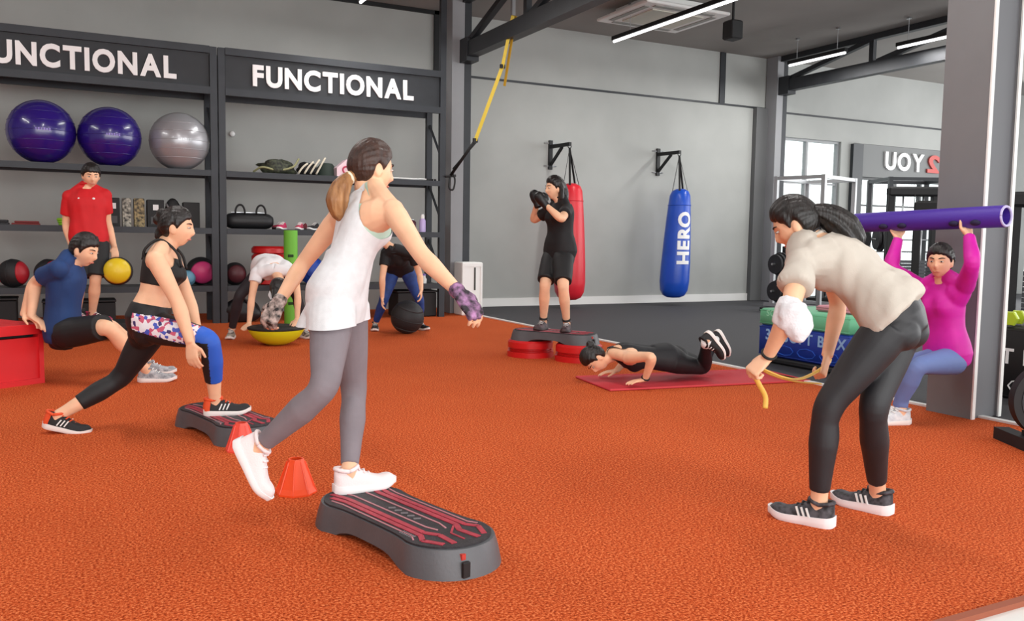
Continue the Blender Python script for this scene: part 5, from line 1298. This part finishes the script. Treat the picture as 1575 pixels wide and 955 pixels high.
# --- woman over the balance trainer
J, P = POSES['bosu'], VECS['bosu']
b = Body(J, 1.64, bow=.03)
o, org, (hc, r, f, u, hk) = person(b, P, 'woman in white t-shirt crouching over the yellow balance trainer', voxel=.0085)
tee(b, mat('white_cotton', (238, 236, 238), .75), org, o, su=.35, inf=.018, t0=.02, wr=.014, voxel=.0085)
leggings(b, 1.9, mat('dark_leggings', (36, 30, 36), .65), org, o, .006, .3, .0085)
cap = hair_cap(hc, r, f, u, hk, .015)
hg = strand_loft([hc-f*.06*hk+u*.04, hc-f*.05+u*.11, hc-f*.03+u*.19, hc-f*.0+u*.26], [.06, .06, .045, .01], flat=.6)
hairmesh([cap, hg], HAIR, o, org, .007)
for sd in 'RL': shoe(o, org, b.J['an'+sd], P['foot'+sd][0], P['foot'+sd][1], b.k, mat('leopard_shoe', (40, 34, 32), .6, rgb2=(200, 188, 172), vscale=24), M_ws)
t = finalize([strand_loft([hc+r*.07+u*.0+f*.05, hc+r*.075+u*.10+f*.03, hc+r*.06+u*.18], [.03, .035, .01], flat=.35)], .007, 2, MATS['white_cotton'], 'neck_towel', .006, 12)
addmesh('neck_towel', t, o, org)
# --- person in blue leggings by the slam ball
J, P = POSES['blue'], VECS['blue']
b = Body(J, 1.62)
o, org, (hc, r, f, u, hk) = person(b, P, 'person in black top and blue leggings bending over the black ball', voxel=.009)
tee(b, mat('black_cotton', (20, 19, 22), .75), org, o, su=.45, inf=.016, t0=-.1, wr=.01, voxel=.009)
leggings(b, 1.88, mat('blue_leggings', (30, 62, 130), .65, var=.2, vscale=14), org, o, .006, .3, .0085)
hairmesh([hair_cap(hc, r, f, u, hk, .016), strand_loft([hc-f*.06, hc-f*.09-u*.05, hc-f*.08-u*.14], [.05, .045, .01])], HAIR, o, org, .007)
for sd in 'RL': shoe(o, org, b.J['an'+sd], P['foot'+sd][0], P['foot'+sd][1], b.k, M_bk, M_ws)
# --- boxing woman
J, P = POSES['boxer'], VECS['boxer']
b = Body(J, 1.60, fat=1.06, bow=.0, leg=1.05)
o, org, (hc, r, f, u, hk) = person(b, dict(P, z0=.275), 'woman in black with boxing gloves standing on the raised step', voxel=.0075)
tee(b, MATS['black_cotton'], org, o, su=.55, inf=.014, t0=-.2, wr=.01, voxel=.008)
shorts(b, .86, MATS['black_shorts'], org, o, .014, .012)
hg = [hair_cap(hc, r, f, u, hk, .017, front=.06)]
for q in (-1, 1):
    hg.append(strand_loft([hc+(r*q*.06-f*.02+u*.06)*hk, hc+(r*q*.085-f*.03-u*.01)*hk, hc+(r*q*.085-f*.03-u*.1)*hk, hc+(r*q*.075-f*.03-u*.17)*hk], [.03, .035, .04, .012], flat=.6))
hg.append(strand_loft([hc+(-f*.07+u*.05)*hk, hc+(-f*.1-u*.03)*hk, hc+(-f*.1-u*.11)*hk, hc+(-f*.085-u*.18)*hk], [.06, .065, .065, .03], flat=.6))
hairmesh(hg, HAIR, o, org, .007)
for sd in 'RL':
    hd = P['hand'+sd]; w = b.J['wr'+sd]; d_ = unit(hd[0])
    g = G(); g.tube([w-d_*.05, w, w+d_*.04, w+d_*.09, w+d_*.125], [.036, .038, .05, .052, .03], 18); g.ball(w+d_*.09, A((.052, .052, .05)), 14)
    pn = A(hd[1]); ts_ = unit(np.cross(d_, pn))*(1 if sd == 'R' else -1)
    g.tube([w+d_*.02+ts_*.04, w+d_*.06+ts_*.06, w+d_*.1+ts_*.045], [.022, .024, .018], 12)
    addmesh('boxing_glove', finalize([g], .006, 3, mat('glove_black', (18, 18, 20), .45), 'boxing_glove'), o, org)
M_dshoe = mat('dark_shoe', (34, 28, 32), .6, rgb2=(90, 70, 76), vscale=20)
for sd in 'RL': shoe(o, org, b.J['an'+sd], P['foot'+sd][0], P['foot'+sd][1], b.k, M_dshoe, mat('dark_sole', (70, 62, 64), .6)); 
for sd in 'RL': ring_on(b.J['an'+sd]+SHIN(b, sd)*.045, SHIN(b, sd), .034*b.k, .012, 'sock', M_black, o, org)
# --- push up woman
J, P = POSES['pushup'], VECS['pushup']
b = Body(J, 1.60, fat=.95)
o, org, (hc, r, f, u, hk) = person(b, P, 'woman in black doing knee push ups on the red mat', voxel=.0065)
tk = finalize([b.torso(-.1, .97, .010), b.traps(.008, .6)], .007, 3, mat('black_tank', (22, 23, 28), .65), 'tank_top', .004, 9, cuts=[cut_arm(b, sd, .075, .72, .155, 1.0) for sd in 'RL']); addmesh('tank_top', tk, o, org)
leggings(b, 1.92, mat('black_leggings2', (18, 18, 22), .6), org, o, .007, .3, .007)
bun = G(); bc = hc+(u*.075-f*.10)*hk; bun.ball(bc, .036, 16); bun.ball(bc-r*.012+u*.01, .03, 14)
hairmesh([hair_cap(hc, r, f, u, hk, .016), bun], HAIR, o, org)
M_sock = mat('white_sock', (236, 236, 236), .8)
for sd in 'RL':
    shoe(o, org, b.J['an'+sd], P['foot'+sd][0], P['foot'+sd][1], b.k, M_bk, M_ws, m_acc=None)
    g = G(); a_ = b.J['an'+sd]; s_ = SHIN(b, sd); g.tube([a_-s_*.02, a_+s_*.03, a_+s_*.06], [.041, .0405, .039], 18); buildg(g, 'sock', M_sock, o, org, smooth=True)
ring_on(b.J['wrL']+unit(b.J['elL']-b.J['wrL'])*.02, b.J['elL']-b.J['wrL'], .028, .007, 'watch', M_black, o, org)
# --- woman in beige grey t-shirt pulling a band
J, P = POSES['grey'], VECS['grey']
b = Body(J, 1.62, bow=.03, fat=.98, leg=1.02, arm=1.0)
o, org, (hc, r, f, u, hk) = person(b, P, 'woman in beige grey t-shirt bending forward with a yellow band', voxel=.0055)
tee(b, mat('beige_cotton', (196, 187, 176), .8, var=.04, vscale=9, bump=.1, bscale=200), org, o, su=.50, inf=.018, hem=.05, t0=.0, wr=.024, voxel=.0065, sinf=.022)
leggings(b, 1.84, mat('charcoal_leggings', (34, 34, 38), .55, bump=.06, bscale=300), org, o, .005, .25, .0055, sm=8)
tie = hc-f*.098*hk+u*.01*hk
R3 = R3_ = unit(A((.89, -.456, 0)))
pt = strand_loft([tie+f*.03, tie, tie+R3*.06-A((0, 0, .02)), tie+R3*.12-A((0, 0, .065)), tie+R3*.165-A((0, 0, .125)), tie+R3*.18-A((0, 0, .165))], [.026, .034, .052, .062, .05, .01], freq=8, amp=.09)
hairmesh([hair_cap(hc, r, f, u, hk, .015)], HAIR, o, org, .005); hairmesh([pt], HAIR, o, org, .005, 1, 'ponytail')
ej = b.J['elL']; dn = A((0, 0, -1.0)); g = G()
rg = []
for q, w_, d_, z_ in ((0, .036, .038, .040), (.25, .052, .045, .020), (.5, .062, .044, -.01), (.75, .056, .040, -.05), (.9, .042, .034, -.08), (1, .02, .022, -.105)):
    cc = ej+A((0, 0, z_))+R3_*(.035*q)
    rg.append([cc+R3_*w_*math.cos(t_)*(1+.08*math.sin(5*t_+4*q))+A((.456, .89, 0))*d_*math.sin(t_) for t_ in np.arange(28)*2*math.pi/28])
g.loft(rg)
el = finalize([g, b.arm('L', .82, 1.2, .012, 10)], .0055, 2, mat('white_towel', (222, 220, 224), .85, bump=.3, bscale=120), 'elbow_towel', .022, 15, wdir=(.5, 0, 1)); addmesh('elbow_towel', el, o, org)
ring_on(b.J['wrL']+unit(b.J['elL']-b.J['wrL'])*.02, b.J['elL']-b.J['wrL'], .0285, .006, 'bracelet', M_black, o, org)
c1, r1, f1, u1 = b.spine(1.02); ring_on(c1+u1*.03, u1, .064, .006, 'neckband', mat('dark_band', (40, 36, 38), .7), o, org)
for sd in 'RL': shoe(o, org, b.J['an'+sd], P['foot'+sd][0], P['foot'+sd][1], b.k*1.03, mat('black_mesh_shoe', (34, 32, 36), .65, rgb2=(84, 82, 88), vscale=40), mat('white_sole2', (244, 240, 242), .5), stripes=M_white, lace=M_bk, sole_h=.042)
t = thing('resistance_band', 'yellow resistance band held by the woman in beige grey', 'band', tuple(A(PTS['band_tail'][0])))
o3 = A(PTS['band_tail'][0])
for key, w in (('band_tail', .011), ('band_loop', .010), ('band_loop2', .009)):
    g = G(); g.tube([p-o3 for p in crom(PTS[key], 6)], w, 8, flat=.45); g.build('band_length', mat('band_yellow', (232, 186, 84), .5), t, smooth=True)
# --- woman in magenta sitting against the column
J, P = POSES['pink'], VECS['pink']
b = Body(J, 1.58, bow=.0, fat=.90)
o, org, (hc, r, f, u, hk) = person(b, P, 'woman in magenta top sitting against the column holding a purple tube', voxel=.0065)
tee(b, mat('magenta_fabric', (206, 22, 160), .6, var=.05, vscale=9), org, o, su=1.96, inf=.012, t0=-.14, wr=.008, voxel=.007, cuff=lambda u: .010)
leggings(b, 1.9, mat('slate_blue_leggings', (104, 124, 178), .65), org, o, .006, .3, .007)
hairmesh([hair_cap(hc, r, f, u, hk, .012, front=.055)], HAIR, o, org)
for sd in 'RL': shoe(o, org, b.J['an'+sd], P['foot'+sd][0], P['foot'+sd][1], b.k, mat('white_mesh_shoe', (232, 232, 234), .6, rgb2=(200, 202, 208), vscale=30), M_ws)
wr, wl = A(b.J['wrR']), A(b.J['wrL'])
hR, hL = wr+unit(P['handR'][0])*.085, wl+unit(P['handL'][0])*.085
dv = hL-hR; dv[2] = (hL[2]-hR[2])*.6; e0 = hR-dv*.60+A((0, 0, .045)); e1 = hL+dv*.50+A((0, 0, .045))
t = thing('weighted_tube', 'purple rubber exercise tube held overhead by the woman in magenta', 'exercise tube', tuple(e0))
ax = unit(e1-e0); L_ = np.linalg.norm(e1-e0); a_ = unit(np.cross(ax, (0, 0, 1))); bq = np.cross(ax, a_); Rm = np.stack([a_, bq, ax], 1)
g = G(); g.lathe([(.050, 0), (.066, 0), (.068, .006), (.068, L_-.006), (.066, L_), (.052, L_), (.050, L_-.01), (.050, .01)], (0, 0, 0), 32, Rm)
g.build('tube', mat('purple_rubber', (74, 44, 160), .5, bump=.2, bscale=160), t, auto=40)
g = G(); g.tube([Rm @ A((.0585*math.cos(q), .0585*math.sin(q), L_)) for q in np.linspace(0, 2*math.pi, 33)], .0085, 8); g.build('end_ring', mat('lilac_ring', (190, 180, 220), .5), t, smooth=True)
for hh in (hR, hL):
    q = (hh-e0) @ ax
    for off in (-.04, .10):
        g = G(); g.ball(ax*(q+off)-a_*np.sign(a_[1])*.06-A((0, 0, .035)), A((.018, .034, .02)), 14, np.stack([a_, ax, bq], 1)); g.build('hand_slot', mat('slot_purple', (26, 16, 60), .7), t, smooth=True)
